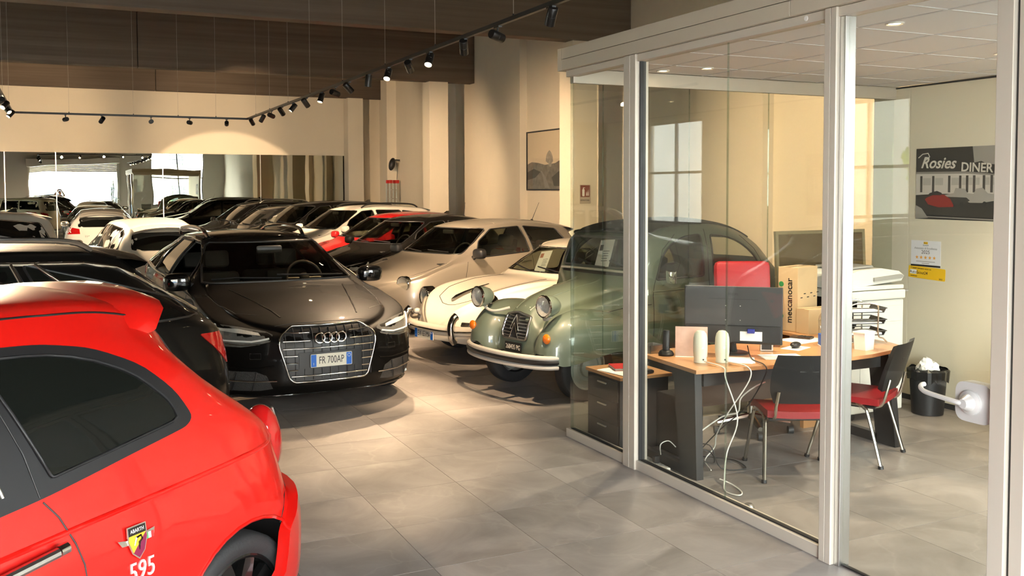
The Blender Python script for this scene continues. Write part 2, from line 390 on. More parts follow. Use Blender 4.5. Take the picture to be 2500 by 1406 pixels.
# windows
M_WFRAME = mat('dark_window_frame', (0.10, 0.10, 0.095), 0.5)
M_PANE = glass('window_pane', (0.95, 0.97, 0.96), 0.05)
def window(n_, axis, at, a0, a1, z0, z1, nx, nz, bars):
    e = struct(empty('window_%d' % n_))
    fr = MB(); w = .06
    def bx(mb, p0, p1, q0, q1, d0=-.16, d1=-.08):
        if axis == 'x': mb.box(p0, p1, at + d0, at + d1, q0, q1)
        else: mb.box(at + d0, at + d1, p0, p1, q0, q1)
    bx(fr, a0, a1, z0, z0 + w); bx(fr, a0, a1, z1 - w, z1); bx(fr, a0, a0 + w, z0, z1); bx(fr, a1 - w, a1, z0, z1)
    for i in range(1, nx): p = a0 + (a1 - a0) * i / nx; bx(fr, p - w / 2, p + w / 2, z0, z1)
    for i in range(1, nz): p = z0 + (z1 - z0) * i / nz; bx(fr, a0, a1, p - w / 2, p + w / 2)
    fr.build('window_frame', M_WFRAME, e, smooth=None)
    for i in range(nx):
        for k in range(nz):
            pb = MB(); bx(pb, a0 + (a1 - a0) * i / nx + .03, a0 + (a1 - a0) * (i + 1) / nx - .03, z0 + (z1 - z0) * k / nz + .03, z0 + (z1 - z0) * (k + 1) / nz - .03, -.125, -.119)
            pb.build('pane', M_PANE, e, smooth=None)
    if bars:   # security grille with a brick-bond pattern
        gb = MB(); nr = 15
        for k in range(nr + 1):
            z = z0 + (z1 - z0) * k / nr; bx(gb, a0, a1, z - .008, z + .008, -.05, -.034)
            if k < nr:
                for i in range(9):
                    p = a0 + (a1 - a0) * (i + (.5 if k % 2 else 0)) / 8.5
                    if a0 < p < a1: bx(gb, p - .008, p + .008, z, z + (z1 - z0) / nr, -.05, -.034)
        gb.build('security_grille', M_WFRAME, e, smooth=None)
window(1, 'x', YF, WIN[0], WIN[1], WIN[2], WIN[3], 2, 2, True)
M_WWHITE = mat('white_window_frame', (0.75, 0.74, 0.70), 0.5)
for k, (a, b, c, d) in enumerate(LW): window(k + 2, 'y', XL, a, b, c, d, 2, 2, False)
# rolled shutter box over the entrance, open doors
e = struct(empty('door_1'))
MB().box(ENT[0] - .1, ENT[1] + .1, YF, YF + .32, ENT[3], ENT[3] + .42, .03).build('shutter_box', M_WALLG, e, smooth=None)
for i in range(5): MB().box(ENT[0], ENT[1], YF - .14, YF - .10, ENT[3] - .09 - i * .085, ENT[3] - .01 - i * .085, .015).build('shutter_slat', M_WALLG, e, smooth=None)
for x in (ENT[0], ENT[1]): MB().box(x - .05, x + .05, YF - .2, YF + .05, 0, ENT[3]).build('guide_rail', M_ALU, e, smooth=None)
# outside: forecourt, a pale building across the street and greenery past the side windows
struct(MB().box(-40, 40, -40, 70, -.5, -.21).build('ground', mat('forecourt_asphalt', (0.32, 0.31, 0.29), .9, noise=(3, .1)), smooth=None))
struct(MB().box(-20, 20, -22, YF - .26, -.2, -.01).build('forecourt', mat('forecourt_asphalt', (0.32, 0.31, 0.29), .9), smooth=None))
def far_house(name, label, x0, x1, y0, y1, h, face, col):
    t = thing(name, label, 'building', ((x0 + x1) / 2, (y0 + y1) / 2, -.21)); w, d = (x1 - x0) / 2, (y1 - y0) / 2
    wm = mat(name + '_wall', col, .9); gm = mat('far_window_glass', (.05, .06, .07), .1); sm = mat('shutter_green', (.10, .16, .10), .7)
    MB().box(-w, w, -d, d, 0, h).build('wall', wm, t, smooth=None)
    MB().prism([(-w - .4, h), (w + .4, h), (w + .4, h + .15), (0, h + 1.6), (-w - .4, h + .15)], 'y', -d - .3, d + .3).build('roof', mat('roof_tile', (.42, .2, .12), .8), t, smooth=None)
    for k in range(2):
        for i in range(4):
            zz = 1.0 + k * 3.0
            if face == 'x':
                c = -d + (i + .5) * 2 * d / 4; f = MB().box(w, w + .05, c - .6, c + .6, zz, zz + 1.5).build('window', sm, t, smooth=None); MB().box(w + .05, w + .07, c - .5, c + .5, zz + .1, zz + 1.4).build('pane', gm, f, smooth=None)
            else:
                c = -w + (i + .5) * 2 * w / 4; f = MB().box(c - .6, c + .6, d, d + .05, zz, zz + 1.5).build('window', sm, t, smooth=None); MB().box(c - .5, c + .5, d + .05, d + .07, zz + .1, zz + 1.4).build('pane', gm, f, smooth=None)
far_house('street_house', 'pale house across the street reflected in the mirror', -7, 11, -30, -22, 7, 'y', (.7, .64, .52))
far_house('side_house', 'white house outside the side windows seen reflected in glass', -26, -18, 4, 50, 8, 'x', (.50, .49, .45))
M_LEAF = mat('yellow_green_leaves', (0.26, 0.33, 0.05), .6, noise=(4, .4)); M_BARK = mat('tree_bark', (.12, .09, .06), .9)  # leaves are yellow-green by their own colour, mottled by noise
def tree(label, x, y, h, r, seed):
    rg = random.Random(seed); t = thing('garden_tree', label, 'tree', (x, y, -.21), 0, 'trees outside the side windows')
    MB().tube([(0, 0, 0), (.05, .03, h * .4), (-.04, .05, h * .75)], [.14, .11, .05], 8).build('trunk', M_BARK, t)
    mb = MB()
    for i in range(700):
        u = Vector((rg.gauss(0, 1), rg.gauss(0, 1), rg.gauss(0, 1))).normalized() * (r * rg.uniform(.45, 1)); c = Vector((u.x, u.y, h * .72 + u.z * .9))
        a = Vector((rg.uniform(-1, 1), rg.uniform(-1, 1), rg.uniform(-1, 1))).normalized(); b = a.orthogonal().normalized(); s_ = rg.uniform(.1, .19)
        mb.add([c - a * s_, c + b * s_ * .45, c + a * s_, c - b * s_ * .45], [(0, 1, 2, 3)])
    o = mb.build('foliage', M_LEAF, t, smooth=None); o['kind'] = 'stuff'
tree('yellow-green tree outside the farther side window', -11.5, 21.0, 4.2, 1.5, 1)
tree('yellow-green tree outside the nearer side window', -11.0, 14.6, 3.8, 1.3, 2)
tree('broad yellow-green tree filling the view beyond the side windows', -14.5, 25.5, 4.6, 1.9, 3)
# ------------------------------------------------------------------ glass office
OX, OXR, OYB, OY0 = 3.51, 6.84, 6.31, 1.3
M_FRAME = mat('champagne_aluminium', (0.58, 0.525, 0.44), 0.42, 0.3)
M_HEAD = mat('beige_fascia_board', (0.50, 0.445, 0.34), 0.5)
M_OGLASS = glass('office_glass', (0.945, 0.955, 0.93), 0.032)
M_GEDGE = glass('glass_edge', (0.80, 0.85, 0.81), 0.08)
M_SEAL = mat('black_gasket', (0.01, 0.01, 0.01), .5)
pt = struct(empty('wall_office_front'))
def fbox(name, y0, y1, z0, z1, x0=OX - .03, x1=OX + .05, m=None, b=.003): return MB().box(x0, x1, y0, y1, z0, z1, b).build(name, m or M_FRAME, pt, smooth=None)
# fascia boards (two courses, one butt joint)
for a, b in ((OY0, 3.88), (3.88, OYB + .06)):
    fbox('fascia_board', a + .002, b - .002, 2.792, 2.873, OX - .06, OX + .1, M_HEAD); fbox('fascia_board', a + .002, b - .002, 2.876, 2.957, OX - .06, OX + .1, M_HEAD)
fbox('top_rail', OY0, OYB + .04, 2.742, 2.790)
fbox('bottom_rail', 5.515, OYB + .04, 0, .065); fbox('bottom_rail', 3.645, 5.37, 0, .065); fbox('bottom_rail', OY0, 2.52, 0, .065)
for y0, y1 in ((5.44, 5.515), (5.37, 5.437)): fbox('post', y0, y1, 0, 2.79, OX - .045, OX + .06)
for y0, y1 in ((3.605, 3.645), (3.565, 3.603)): fbox('post', y0, y1, 0, 2.79, OX - .045, OX + .06)
fbox('post', 3.528, 3.562, 0, 2.742, OX - .02, OX + .05, M_ALU)
fbox('post', 2.60, 2.675, 0, 2.79, OX - .045, OX + .06); fbox('post', 2.525, 2.585, 0, 2.742, OX - .03, OX + .05)
fbox('gasket', 2.586, 2.599, .0, 2.742, OX - .02, OX + .04, M_SEAL, 0)
fbox('gasket', 5.355, 5.369, .066, 2.742, OX - .012, OX + .03, M_SEAL, 0)
fbox('gasket', 3.646, 3.656, .066, 2.742, OX - .012, OX + .03, M_SEAL, 0)
fbox('bottom_gasket', 3.66, 5.35, .065, .072, OX - .008, OX + .022, M_SEAL, 0); fbox('bottom_gasket', 5.52, OYB, .065, .070, OX - .008, OX + .022, M_SEAL, 0)
fbox('glass_pane', 5.516, OYB, .066, 2.745, OX, OX + .012, M_OGLASS, 0)
fbox('glass_pane', 4.468, 5.369, .066, 2.745, OX, OX + .012, M_OGLASS, 0)
fbox('glass_pane', 3.646, 4.458, .066, 2.745, OX, OX + .012, M_OGLASS, 0)
fbox('glass_joint', 4.4605, 4.4655, .066, 2.745, OX, OX + .012, M_GEDGE, 0)
fbox('glass_pane', OY0, 2.525, .066, 2.745, OX, OX + .012, M_OGLASS, 0)
fbox('glass_edge', OYB, OYB + .018, .066, 2.745, OX - .004, OX + .016, M_GEDGE, 0)
mk = MB(); mk.lathe([(.0, .004), (.012, .004), (.014, 0)], 16, frame((OX - .0305, 3.79, 2.768), (0, 1, 0), (0, 0, 1)) @ Matrix.Rotation(PI, 4, 'X')); mk.build('cover_cap', M_WHITEP, pt)
# door leaf with lever handle
dr = struct(empty('door_2', (OX, 0, 0)))
MB().box(0, .012, 2.678, 3.526, .012, 2.735).build('door_glass', M_OGLASS, dr, smooth=None)
MB().box(-.004, .016, 2.70, 3.526, .004, .012).build('floor_seal', M_SEAL, dr, smooth=None)
hb = MB(); hb.prism(rounded([(2.68, .90), (2.86, .90), (2.86, 1.07), (2.68, 1.07)], .05, 6), 'x', -.022, .034)
M_SATIN = mat('satin_silver', (.62, .61, .59), .35, .35); hp = hb.build('lock_plate', M_SATIN, dr)
hl = MB(); Mx = frame((-.03, 2.78, .985), (0, 1, 0), (0, 0, 1)) @ Matrix.Rotation(PI, 4, 'X')
hl.lathe([(0.052, 0), (.052, .012), (.036, .02), (.024, .045), (.02, .055), (0, .056)], 24, frame((-.022, 2.78, .985), (0, 0, 1), (0, 1, 0)))
hl.tube(spline([(-.05, 2.78, .985), (-.075, 2.80, .987), (-.082, 2.85, .992), (-.08, 2.96, 1.0), (-.07, 3.0, 1.01), (-.05, 3.015, 1.02), (-.03, 3.016, 1.022)], 5), .0105, 10)
hl.build('lever_handle', M_SATIN, hp)
h2 = MB(); h2.tube(spline([(.034, 2.78, .985), (.075, 2.80, .987), (.082, 2.90, .995), (.07, 2.93, 1.0)], 5), .0105, 10); h2.build('lever_handle', M_ALU, hp)
# rear glass wall
pb = struct(empty('wall_office_back'))
def bbox(name, x0, x1, z0, z1, m, y0=OYB, y1=OYB + .012): return MB().box(x0, x1, y0, y1, z0, z1).build(name, m, pb, smooth=None)
_xs = [OX + .02, 3.785, 4.59, 5.40, 6.1, OXR]
for a, b in zip(_xs[:-1], _xs[1:]):
    bbox('glass_pane', a + .004, b - .004, .03, 2.70, M_OGLASS)
for a in _xs[1:-1]: bbox('glass_joint', a - .002, a + .002, .03, 2.70, M_GEDGE)
bbox('top_track', OX, OXR, 2.695, 2.765, M_FRAME, OYB - .02, OYB + .03); bbox('bottom_track', OX + .05, OXR, 0, .03, M_FRAME, OYB - .02, OYB + .03)
bbox('fascia_board', OX - .06, OXR + .1, 2.792, 2.957, M_HEAD, OYB + .0605, OYB + .12); bbox('head_rail', OX + .06, OXR, 2.765, 2.80, M_FRAME, OYB - .02, OYB + .03)
# plasterboard side wall in panels
ws = struct(empty('wall_office_side')); M_PANEL = mat('cream_panel', (0.72, 0.655, 0.50), 0.45)
_ys = [OY0, 2.3, 3.5, 4.8, 6.13, 6.55]
for a, b in zip(_ys[:-1], _ys[1:]): MB().box(OXR, OXR + .1, a + .0015, b - .0015, .05, 2.80, .002).build('wall_panel', M_PANEL, ws, smooth=None)
MB().box(OXR + .01, OXR + .09, OY0, 6.55, 0, .05).build('base_strip', M_DKGREY, ws, smooth=None)
MB().box(OXR - .008, OXR + .0, OY0, 6.55, 2.785, 2.80).build('shadow_strip', M_SEAL, ws, smooth=None)
# suspended ceiling
oc = struct(empty('ceiling_office')); M_CT = mat('mineral_ceiling_tile', (0.80, 0.81, 0.83), .9, noise=(60, .04)); M_TB = mat('ceiling_grid', (.70, .71, .73), .5)
MB().box(OX + .06, OXR, OY0, OYB - .02, 2.86, 2.90).build('ceiling_slab', M_TB, oc, smooth=None)
_tx = [3.57, 4.10, 4.70, 5.30, 5.90, 6.50, 6.84]; _ty = [1.3, 1.65, 2.25, 2.85, 3.45, 4.05, 4.65, 5.25, 5.85, 6.29]
for a, b in zip(_tx[:-1], _tx[1:]):
    for c, d in zip(_ty[:-1], _ty[1:]): MB().box(a + .011, b - .011, c + .011, d - .011, 2.8035, 2.82).build('ceiling_tile', M_CT, oc, smooth=None)
for a in _tx[1:-1]: MB().box(a - .012, a + .012, OY0, OYB - .02, 2.800, 2.806).build('grid_runner', M_TB, oc, smooth=None)
for c in _ty[1:-1]: MB().box(OX + .06, OXR, c - .012, c + .012, 2.8005, 2.8065).build('grid_runner', M_TB, oc, smooth=None)
M_LAMPON = mat('lamp_glow', (1, .9, .7), .4, emit=((1.0, .78, .48), 30))
def downlight(x, y, label):
    t = thing('ceiling_downlight', label, 'light', (x, y, 2.8), 0, 'recessed downlights in the office ceiling')
    MB().lathe([(.03, .0), (.045, -.006), (.05, -.004), (.05, .006)], 24).build('trim_ring', M_WHITEP, t)
    MB().lathe([(0, -.001), (.031, -.001), (.031, .002)], 20).build('lens', M_LAMPON, t)
    l = bpy.data.lights.new('downlight', 'SPOT'); l.energy = 130; l.spot_size = 1.9; l.spot_blend = .6; l.color = (1, .82, .58); l.shadow_soft_size = .03
    lo = bpy.data.objects.new('downlight_beam', l); COL.objects.link(lo); lo.parent = t; lo.location = (0, 0, -.02)
downlight(4.165, 3.85, 'lit round downlight in the office ceiling nearest the door')
downlight(4.42, 5.86, 'lit round downlight in the ceiling above the desk')
downlight(4.20, 6.12, 'lit round downlight in the office ceiling by the rear glass corner')
downlight(5.75, 4.4, 'lit round downlight in the ceiling near the diner poster')
# ------------------------------------------------------------------ hanging track with spot heads
M_TRK = mat('track_black', (.012, .011, .010), .35, .2)
M_SPOTON = mat('spot_lens', (1, .93, .8), .3, emit=((1.0, .74, .42), 55))
XT, ZT, YT, XTL = 3.40, 3.28, 19.3, -.72
def track(label, a, b, wires):
    t = thing('lighting_track', label, 'light track'); a, b = Vector(a), Vector(b); d = (b - a).normalized(); n = Vector((-d.y, d.x, 0))
    mb = MB(); pr = [(-.018, 0), (.018, 0), (.018, .036), (-.018, .036)]
    mb.add([a + n * p + Vector((0, 0, q)) for p, q in pr] + [b + n * p + Vector((0, 0, q)) for p, q in pr], [(0, 1, 2, 3), (7, 6, 5, 4), (0, 4, 5, 1), (1, 5, 6, 2), (2, 6, 7, 3), (3, 7, 4, 0)])
    mb.build('rail', M_TRK, t, smooth=None)
    for s in wires:
        p = a + d * s; MB().tube([p + Vector((0, 0, .036)), p + Vector((0, 0, ZC - ZT))], .0022, 5).build('suspension_wire', mat('steel_wire', (.5, .46, .4), .4, .8), t)
        MB().cyl(p + Vector((0, 0, .034)), p + Vector((0, 0, .055)), .008).build('wire_clamp', M_TRK, t)
track('long black hanging light track running along the right row of cars', (XT, 4.2, ZT), (XT, YT + .018, ZT), [1.2, 2.9, 4.7, 6.3, 8.1, 9.9, 11.4, 12.9, 14.2])
track('short black hanging light track in front of the mirror wall', (XTL + .02, YT, ZT), (XT - .02, YT, ZT), [.9, 2.0, 2.8, 3.5])
track('black hanging light track along the left side of the showroom', (XTL, 10.5, ZT), (XTL, YT + .018, ZT), [1.5, 3.5, 5.5, 7.5])
def spot(pos, aim, label, power, cone=0.85, on=True, blend=.5):
    p = Vector(pos); t = thing('spotlight', label, 'spotlight', tuple(p), 0, 'spotlight heads on the hanging tracks')
    d = (Vector(aim) - p).normalized(); piv = Vector((0, 0, -.085))
    MB().box(-.016, .016, -.05, .05, -.012, .0).build('adapter', M_TRK, t, smooth=None)
    MB().cyl((0, 0, -.01), (0, 0, -.075), .008).build('stem', M_TRK, t)
    Mt = d.to_track_quat('Z', 'Y').to_matrix().to_4x4(); Mt.translation = piv - d * .045
    MB().lathe([(0, -.04), (.036, -.04), (.04, -.034), (.04, .03), (.0385, .032), (.04, .034), (.04, .104), (.036, .106), (.034, .09)], 24, Mt).build('housing', M_TRK, t)
    if on:
        MB().lathe([(0, .092), (.034, .092), (.034, .089), (0, .089)], 20, Mt).build('lens', M_SPOTON, t)
        l = bpy.data.lights.new('spot_lamp', 'SPOT'); l.energy = power; l.spot_size = cone; l.spot_blend = blend; l.color = (1.0, .71, .44); l.shadow_soft_size = .035
        lo = bpy.data.objects.new('spot_beam', l); COL.objects.link(lo); lo.parent = t; lo.location = piv + d * .07; lo.rotation_euler = d.to_track_quat('-Z', 'Y').to_euler()
    else:
        MB().lathe([(0, .092), (.034, .092), (.034, .089), (0, .089)], 20, Mt).build('lens', M_DKGREY, t)
PW = 800
_right = [(6.44, (3.6, 8.6, .2)), (7.41, (9.3, 10.0, 2.2)), (8.16, (4.6, 10.5, .6)), (9.07, (1.9, 7.2, 0)), (9.67, (5.6, 12.6, .8)), (10.41, (2.2, 8.8, .6)), (11.16, (3.2, 11.6, 0)), (12.01, (6.0, 13.0, .9)),
          (12.67, (9.3, 17.0, 2.0)), (13.46, (2.2, 12.6, 0)), (14.36, (5.5, 15.6, .8)), (15.28, (1.3, 15.0, .6)), (16.09, (5.5, 18.0, .8)), (16.94, (8.3, 22.2, 2.0)), (17.80, (2.0, 20.5, 0)), (18.79, (5.5, 22.0, .8))]
_ord = 'nearest second third fourth fifth sixth seventh eighth ninth tenth eleventh twelfth thirteenth fourteenth fifteenth sixteenth'.split()
for k, (y, aim) in enumerate(_right): spot((XT, y, ZT), aim, 'black cylindrical spotlight on the long right track, %s from the camera' % _ord[k], 1900 if aim[0] > 8 else ((PW if y < 14 else 1300) if aim[2] > .3 else 480), blend=.95 if aim[0] > 8 else .5)
_far = [(.14, (-3, 29.9, 3.0)), (.75, (-.8, 23.5, .8)), (1.61, (1.4, 29.9, 3.2)), (2.31, (7.0, 29.9, 3.2)), (3.0, (4.57, 29.95, .91))]
for k, (x, aim) in enumerate(_far): spot((x, YT, ZT), aim, 'black spotlight on the short far track, %s from the left' % ['first', 'second', 'third', 'fourth', 'fifth'][k], 1150 if k < 4 else 2400, .95 if k < 4 else .54, blend=.5 if k < 4 else .12)
_left = [(18.4, (-3, 17, .5)), (17.4, (1.0, 15.5, .8)), (16.5, (-2.6, 14, .8)), (15.6, (-3.3, 29.95, .9)), (14.2, (-1.5, 11, .8)), (12.4, (-.8, 7.6, 1.4))]
for k, (y, aim) in enumerate(_left): spot((XTL, y, ZT), aim, 'black spotlight on the left track, %s from the far end' % ['first', 'second', 'third', 'fourth', 'fifth', 'sixth'][k], 1300 if k != 3 else 2600, .8 if k != 3 else .44, blend=.5 if k != 3 else .12)
# ------------------------------------------------------------------ car kit: local x runs from the nose (0) to the tail (L), z up
M_GLASSD = glass('tinted_car_glass', (0.10, 0.105, 0.09), 0.07)
M_GLASSC = glass('clear_car_glass', (0.62, 0.66, 0.60), 0.07)
M_GLASSB = mat('privacy_glass', (0.006, 0.007, 0.006), 0.02, 0, .6, .6)
M_INT = mat('cabin_black', (0.016, 0.015, 0.014), .7)
M_LAMP = mat('headlamp_reflector', (0.72, 0.71, 0.67), .25, .35, bump=(70, .5))
M_LENS = glass('headlamp_lens', (0.92, 0.93, 0.92), 0.08)
M_RED = mat('red_lamp_lens', (0.42, 0.008, 0.008), .08, 0, .6, .7)
M_ORANGE = mat('amber_lamp_lens', (0.75, 0.17, 0.01), .15, 0, .5, .6)
M_PLATE = mat('plate_white', (0.80, 0.77, 0.66), .4); M_PBLUE = mat('plate_blue', (0.005, 0.12, 0.55), .4); M_PTXT = mat('plate_black', (.01, .01, .01), .5)
M_SEAT = mat('seat_fabric', (0.03, 0.028, 0.026), .8)
def poly_in(p, poly):
    x, y = p; c = False; j = len(poly) - 1
    for i in range(len(poly)):
        xi, yi = poly[i]; xj, yj = poly[j]
        if (yi > y) != (yj > y) and x < (xj - xi) * (y - yi) / (yj - yi) + xi: c = not c
        j = i
    return c
def scale2(poly, s, t=None):
    cx = sum(p[0] for p in poly) / len(poly); cy = sum(p[1] for p in poly) / len(poly); t = s if t is None else t
    return [(cx + (p[0] - cx) * s, cy + (p[1] - cy) * t) for p in poly]
def inset2(poly, d):
    """shift every edge of a roughly convex outline inwards by d"""
    P = [Vector((p[0], p[1])) for p in poly]; ar = sum(P[i - 1].x * P[i].y - P[i].x * P[i - 1].y for i in range(len(P))); sg = 1 if ar > 0 else -1; out = []
    for i in range(len(P)):
        a, b, c = P[i - 1], P[i], P[(i + 1) % len(P)]; e1 = b - a; e2 = c - b
        if e1.length < 1e-7 or e2.length < 1e-7: out.append((b.x, b.y)); continue
        n1 = Vector((-e1.y, e1.x)).normalized() * sg; n2 = Vector((-e2.y, e2.x)).normalized() * sg
        n = n1 + n2; n = n / max(n.dot(n1), .3) if n.length > 1e-6 else n1
        out.append((b.x + n.x * d, b.y + n.y * d))
    return out
class Car:
    def __init__(s, name, label, loc, rot, L, top, crown, belt, yb, ymax, yt, z3=.5, zu=.18, fr=(.5, 2.4), rr=(.4, 2.6), nose=((0, 0),), nfade=.6, tail=((0, 0),), tfade=.6, roof_r=.07, bulge=.012, bow=.0, group=None, nx=74, ny=4, cat='car'):
        s.L = L; F = lambda c: pchip(c) if isinstance(c, (list, tuple)) else (lambda x: c)
        s.top, s.crown, s.belt, s.yb, s.ymax, s.yt, s.z3, s.zu = map(F, (top, crown, belt, yb, ymax, yt, z3, zu))
        s.fr, s.rr, s.roof_r, s.bulge, s.bow = fr, rr, roof_r, bulge, bow
        s.nose, s.tail, s.nfade, s.tfade = pchip(nose), pchip(tail), nfade, tfade
        s.root = thing(name, label, cat, (loc[0], loc[1], 0), math.radians(rot), group)
        xs = []
        a = fr[0]; b = rr[0]; n1, n3 = 14, 12; n2 = nx - n1 - n3
        xs += [a * (1 - math.cos(PI / 2 * i / n1)) for i in range(n1)]
        xs += [a + (L - a - b) * i / n2 for i in range(n2)]
        xs += [L - b * (1 - math.cos(PI / 2 * (1 - i / n3))) for i in range(n3)] + [L]
        rows = [s.section(x, ny) for x in xs]
        bm = bmesh.new(); V = {}
        nv = len(rows[0])
        for i, r_ in enumerate(rows):
            for j, (x, y, z) in enumerate(r_):
                V[i, j, 1] = bm.verts.new((x, y, z)); V[i, j, -1] = bm.verts.new((x, -y, z))
        for i in range(len(rows) - 1):
            for j in range(nv - 1):
                for sd in (1, -1):
                    q = (V[i, j, sd], V[i + 1, j, sd], V[i + 1, j + 1, sd], V[i, j + 1, sd])
                    bm.faces.new(q if sd == 1 else q[::-1])
        bmesh.ops.remove_doubles(bm, verts=bm.verts[:], dist=2e-4); bmesh.ops.recalc_face_normals(bm, faces=bm.faces[:])
        s.bm = bm; s.bvh = BVHTree.FromBMesh(bm)
    def section(s, x, ny):
        zu, zb, zc, cr = s.zu(x), s.belt(x), s.top(x), s.crown(x); y3, yb, yt, z3 = s.ymax(x), s.yb(x), s.yt(x), s.z3(x)
        zt = zc - cr; zb = min(zb, zt - .004); z3 = min(z3, zb - .03); zu = min(zu, z3 - .03); rr = min(s.roof_r, (zt - zb) * .5)
        P = [(0, zu), (y3 - .16, zu), (y3 - .045, zu + .05 * min(1, (z3 - zu) / .2)), (y3 - .008, zu + .5 * (z3 - zu)), (y3, z3), ((y3 + 2 * yb) / 3 + .004, z3 + (zb - z3) * .72), (yb, zb),
             (yb + (yt - yb) * .5 + s.bulge * min(1, (zt - zb) / .2), zb + (zt - zb) * .52), (yt + rr * .12, zt - rr * .75), (yt - rr * .8, zt + cr * .12), (yt * .5, zc - cr * .24), (0, zc)]
        fy = pchip([(i, p[0]) for i, p in enumerate(P)]); fz = pchip([(i, p[1]) for i, p in enumerate(P)])
        a, pa = s.fr; b, pb = s.rr
        E = 1.0
        if x < a: E = max(0.0, 1 - ((a - x) / a) ** pa) ** (1 / pa)
        elif x > s.L - b: E = max(0.0, 1 - ((x - s.L + b) / b) ** pb) ** (1 / pb)
        out = []
        for i in range((len(P) - 1) * ny + 1):
            t = i / ny; y, z = fy(t), fz(t); X = x
            y *= E
            if x < s.nfade: X += s.nose(z) * (1 - x / s.nfade) ** 1.5
            if s.L - x < s.tfade: X -= s.tail(z) * (1 - (s.L - x) / s.tfade) ** 1.5
            if s.bow and z > zb: X += s.bow * (y / max(yt, .01)) ** 2 * min(1, (z - zb) / .25) * (1 if x < s.L * .5 else -1)
            out.append((X, y, z))
        return out
    # --- projection on the body
    def hit(s, view, a, b, side=1):
        o, d = {'side': ((a, 3 * side, b), (0, -side, 0)), 'front': ((-2, a, b), (1, 0, 0)), 'rear': ((s.L + 2, a, b), (-1, 0, 0)), 'top': ((a, b, 4), (0, 0, -1))}[view]
        h = s.bvh.ray_cast(Vector(o), Vector(d))
        if h[0] is None:
            g = {'side': (a, .7 * side, b), 'front': (.2, a, b), 'rear': (s.L - .2, a, b), 'top': (a, b, 1.2)}[view]
            q = s.bvh.find_nearest(Vector(g)); return q[0], q[1]
        return h[0], h[1]
    def on(s, view, pts, off=.0, side=1):
        out = []
        for a, b in pts:
            p, n = s.hit(view, a, b, side); out.append(p + n * off)
        return out
    def cut(s, view, poly, sides=(1, -1), lim=None):
        """open a convex hole in the body shell"""
        bm = s.bm
        xs = [p[0] for p in poly]; ys = [p[1] for p in poly]; m = .12
        def key(c): return {'side': (c.x, c.z), 'front': (c.y, c.z), 'rear': (c.y, c.z), 'top': (c.x, c.y)}[view]
        def okf(f):
            c = f.calc_center_median(); k = key(c)
            if not (min(xs) - m < k[0] < max(xs) + m and min(ys) - m < k[1] < max(ys) + m): return False
            if view == 'side': return (c.y > .25 and 1 in sides) or (c.y < -.25 and -1 in sides)
            if view == 'front': return c.x < (lim or s.L * .5) and f.normal.x < .2
            if view == 'rear': return c.x > (lim or s.L * .5) and f.normal.x > -.2
            return c.z > .5
        faces = [f for f in bm.faces if okf(f)]
        ar = sum(poly[i - 1][0] * poly[i][1] - poly[i][0] * poly[i - 1][1] for i in range(len(poly)))
        for i in range(len(poly)):
            a, b = poly[i - 1], poly[i]; e = (b[0] - a[0], b[1] - a[1])
            if math.hypot(*e) < 1e-5: continue
            n2 = (e[1], -e[0])
            co = {'side': (a[0], 0, a[1]), 'front': (0, a[0], a[1]), 'rear': (0, a[0], a[1]), 'top': (a[0], a[1], 0)}[view]
            no = {'side': (n2[0], 0, n2[1]), 'front': (0, n2[0], n2[1]), 'rear': (0, n2[0], n2[1]), 'top': (n2[0], n2[1], 0)}[view]
            ed = set(); vv = set()
            for f in faces: ed.update(f.edges); vv.update(f.verts)
            r_ = bmesh.ops.bisect_plane(bm, geom=list(vv) + list(ed) + faces, dist=1e-5, plane_co=co, plane_no=no)
            faces = [g for g in r_['geom'] if isinstance(g, bmesh.types.BMFace)]
        dele = [f for f in faces if f.is_valid and poly_in(key(f.calc_center_median()), poly)]
        bmesh.ops.delete(bm, geom=dele, context='FACES')
    def finish(s, m, name='body'):
        me = bpy.data.meshes.new(name); bmesh.ops.recalc_face_normals(s.bm, faces=s.bm.faces[:]) if False else None
        s.bm.to_mesh(me); s.bm.free()
        me.polygons.foreach_set('use_smooth', [True] * len(me.polygons)); me.set_sharp_from_angle(angle=math.radians(50))
        s.body = link(name, me, m, s.root); return s.body
    def panel(s, name, view, poly, m, off=.004, side=1, parent=None, dens=.05, skirt=True, both=False, smooth=True, fn=None):
        """surface patch that follows the body inside a 2d outline"""
        P = []; n = len(poly)
        for i in range(n):
            a, b = poly[i], poly[(i + 1) % n]; k = max(1, int(math.hypot(b[0] - a[0], b[1] - a[1]) / dens))
            P += [(a[0] + (b[0] - a[0]) * j / k, a[1] + (b[1] - a[1]) * j / k) for j in range(k)]
        nb = len(P); xs = [p[0] for p in P]; ys = [p[1] for p in P]; inner = inset2(P, dens * .35)
        g = []
        x = min(xs) + dens / 2
        while x < max(xs):
            y = min(ys) + dens / 2
            while y < max(ys):
                if poly_in((x, y), inner): g.append((x, y))
                y += dens
            x += dens
        res = delaunay_2d_cdt([Vector(p) for p in P + g], [], [list(range(nb))], 1, 1e-5)
        vs2, fs = res[0], res[2]
        V = s.on(view, [(v.x, v.y) for v in vs2], off, side)
        if fn: V = [fn(p, v) for p, v in zip(V, vs2)]
        mb = MB(); mb.add(V, [tuple(f) for f in fs])
        if skirt:
            # outline follows the input order of the first nb points
            orig = res[3]; idx = [None] * nb
            for vi, lst in enumerate(orig):
                for o_ in lst:
                    if o_ < nb: idx[o_] = vi
            loop = [i for i in idx if i is not None]
            base = s.on(view, [(vs2[i].x, vs2[i].y) for i in loop], -.006, side)
            n0 = len(mb.v); mb.v += [tuple(p) for p in base]; k = len(loop)
            for i in range(k): mb.f.append((loop[i], loop[(i + 1) % k], n0 + (i + 1) % k, n0 + i))
        me = MB.mesh(mb, name, 40 if smooth else None)
        o = link(name, me, m, parent or s.root)
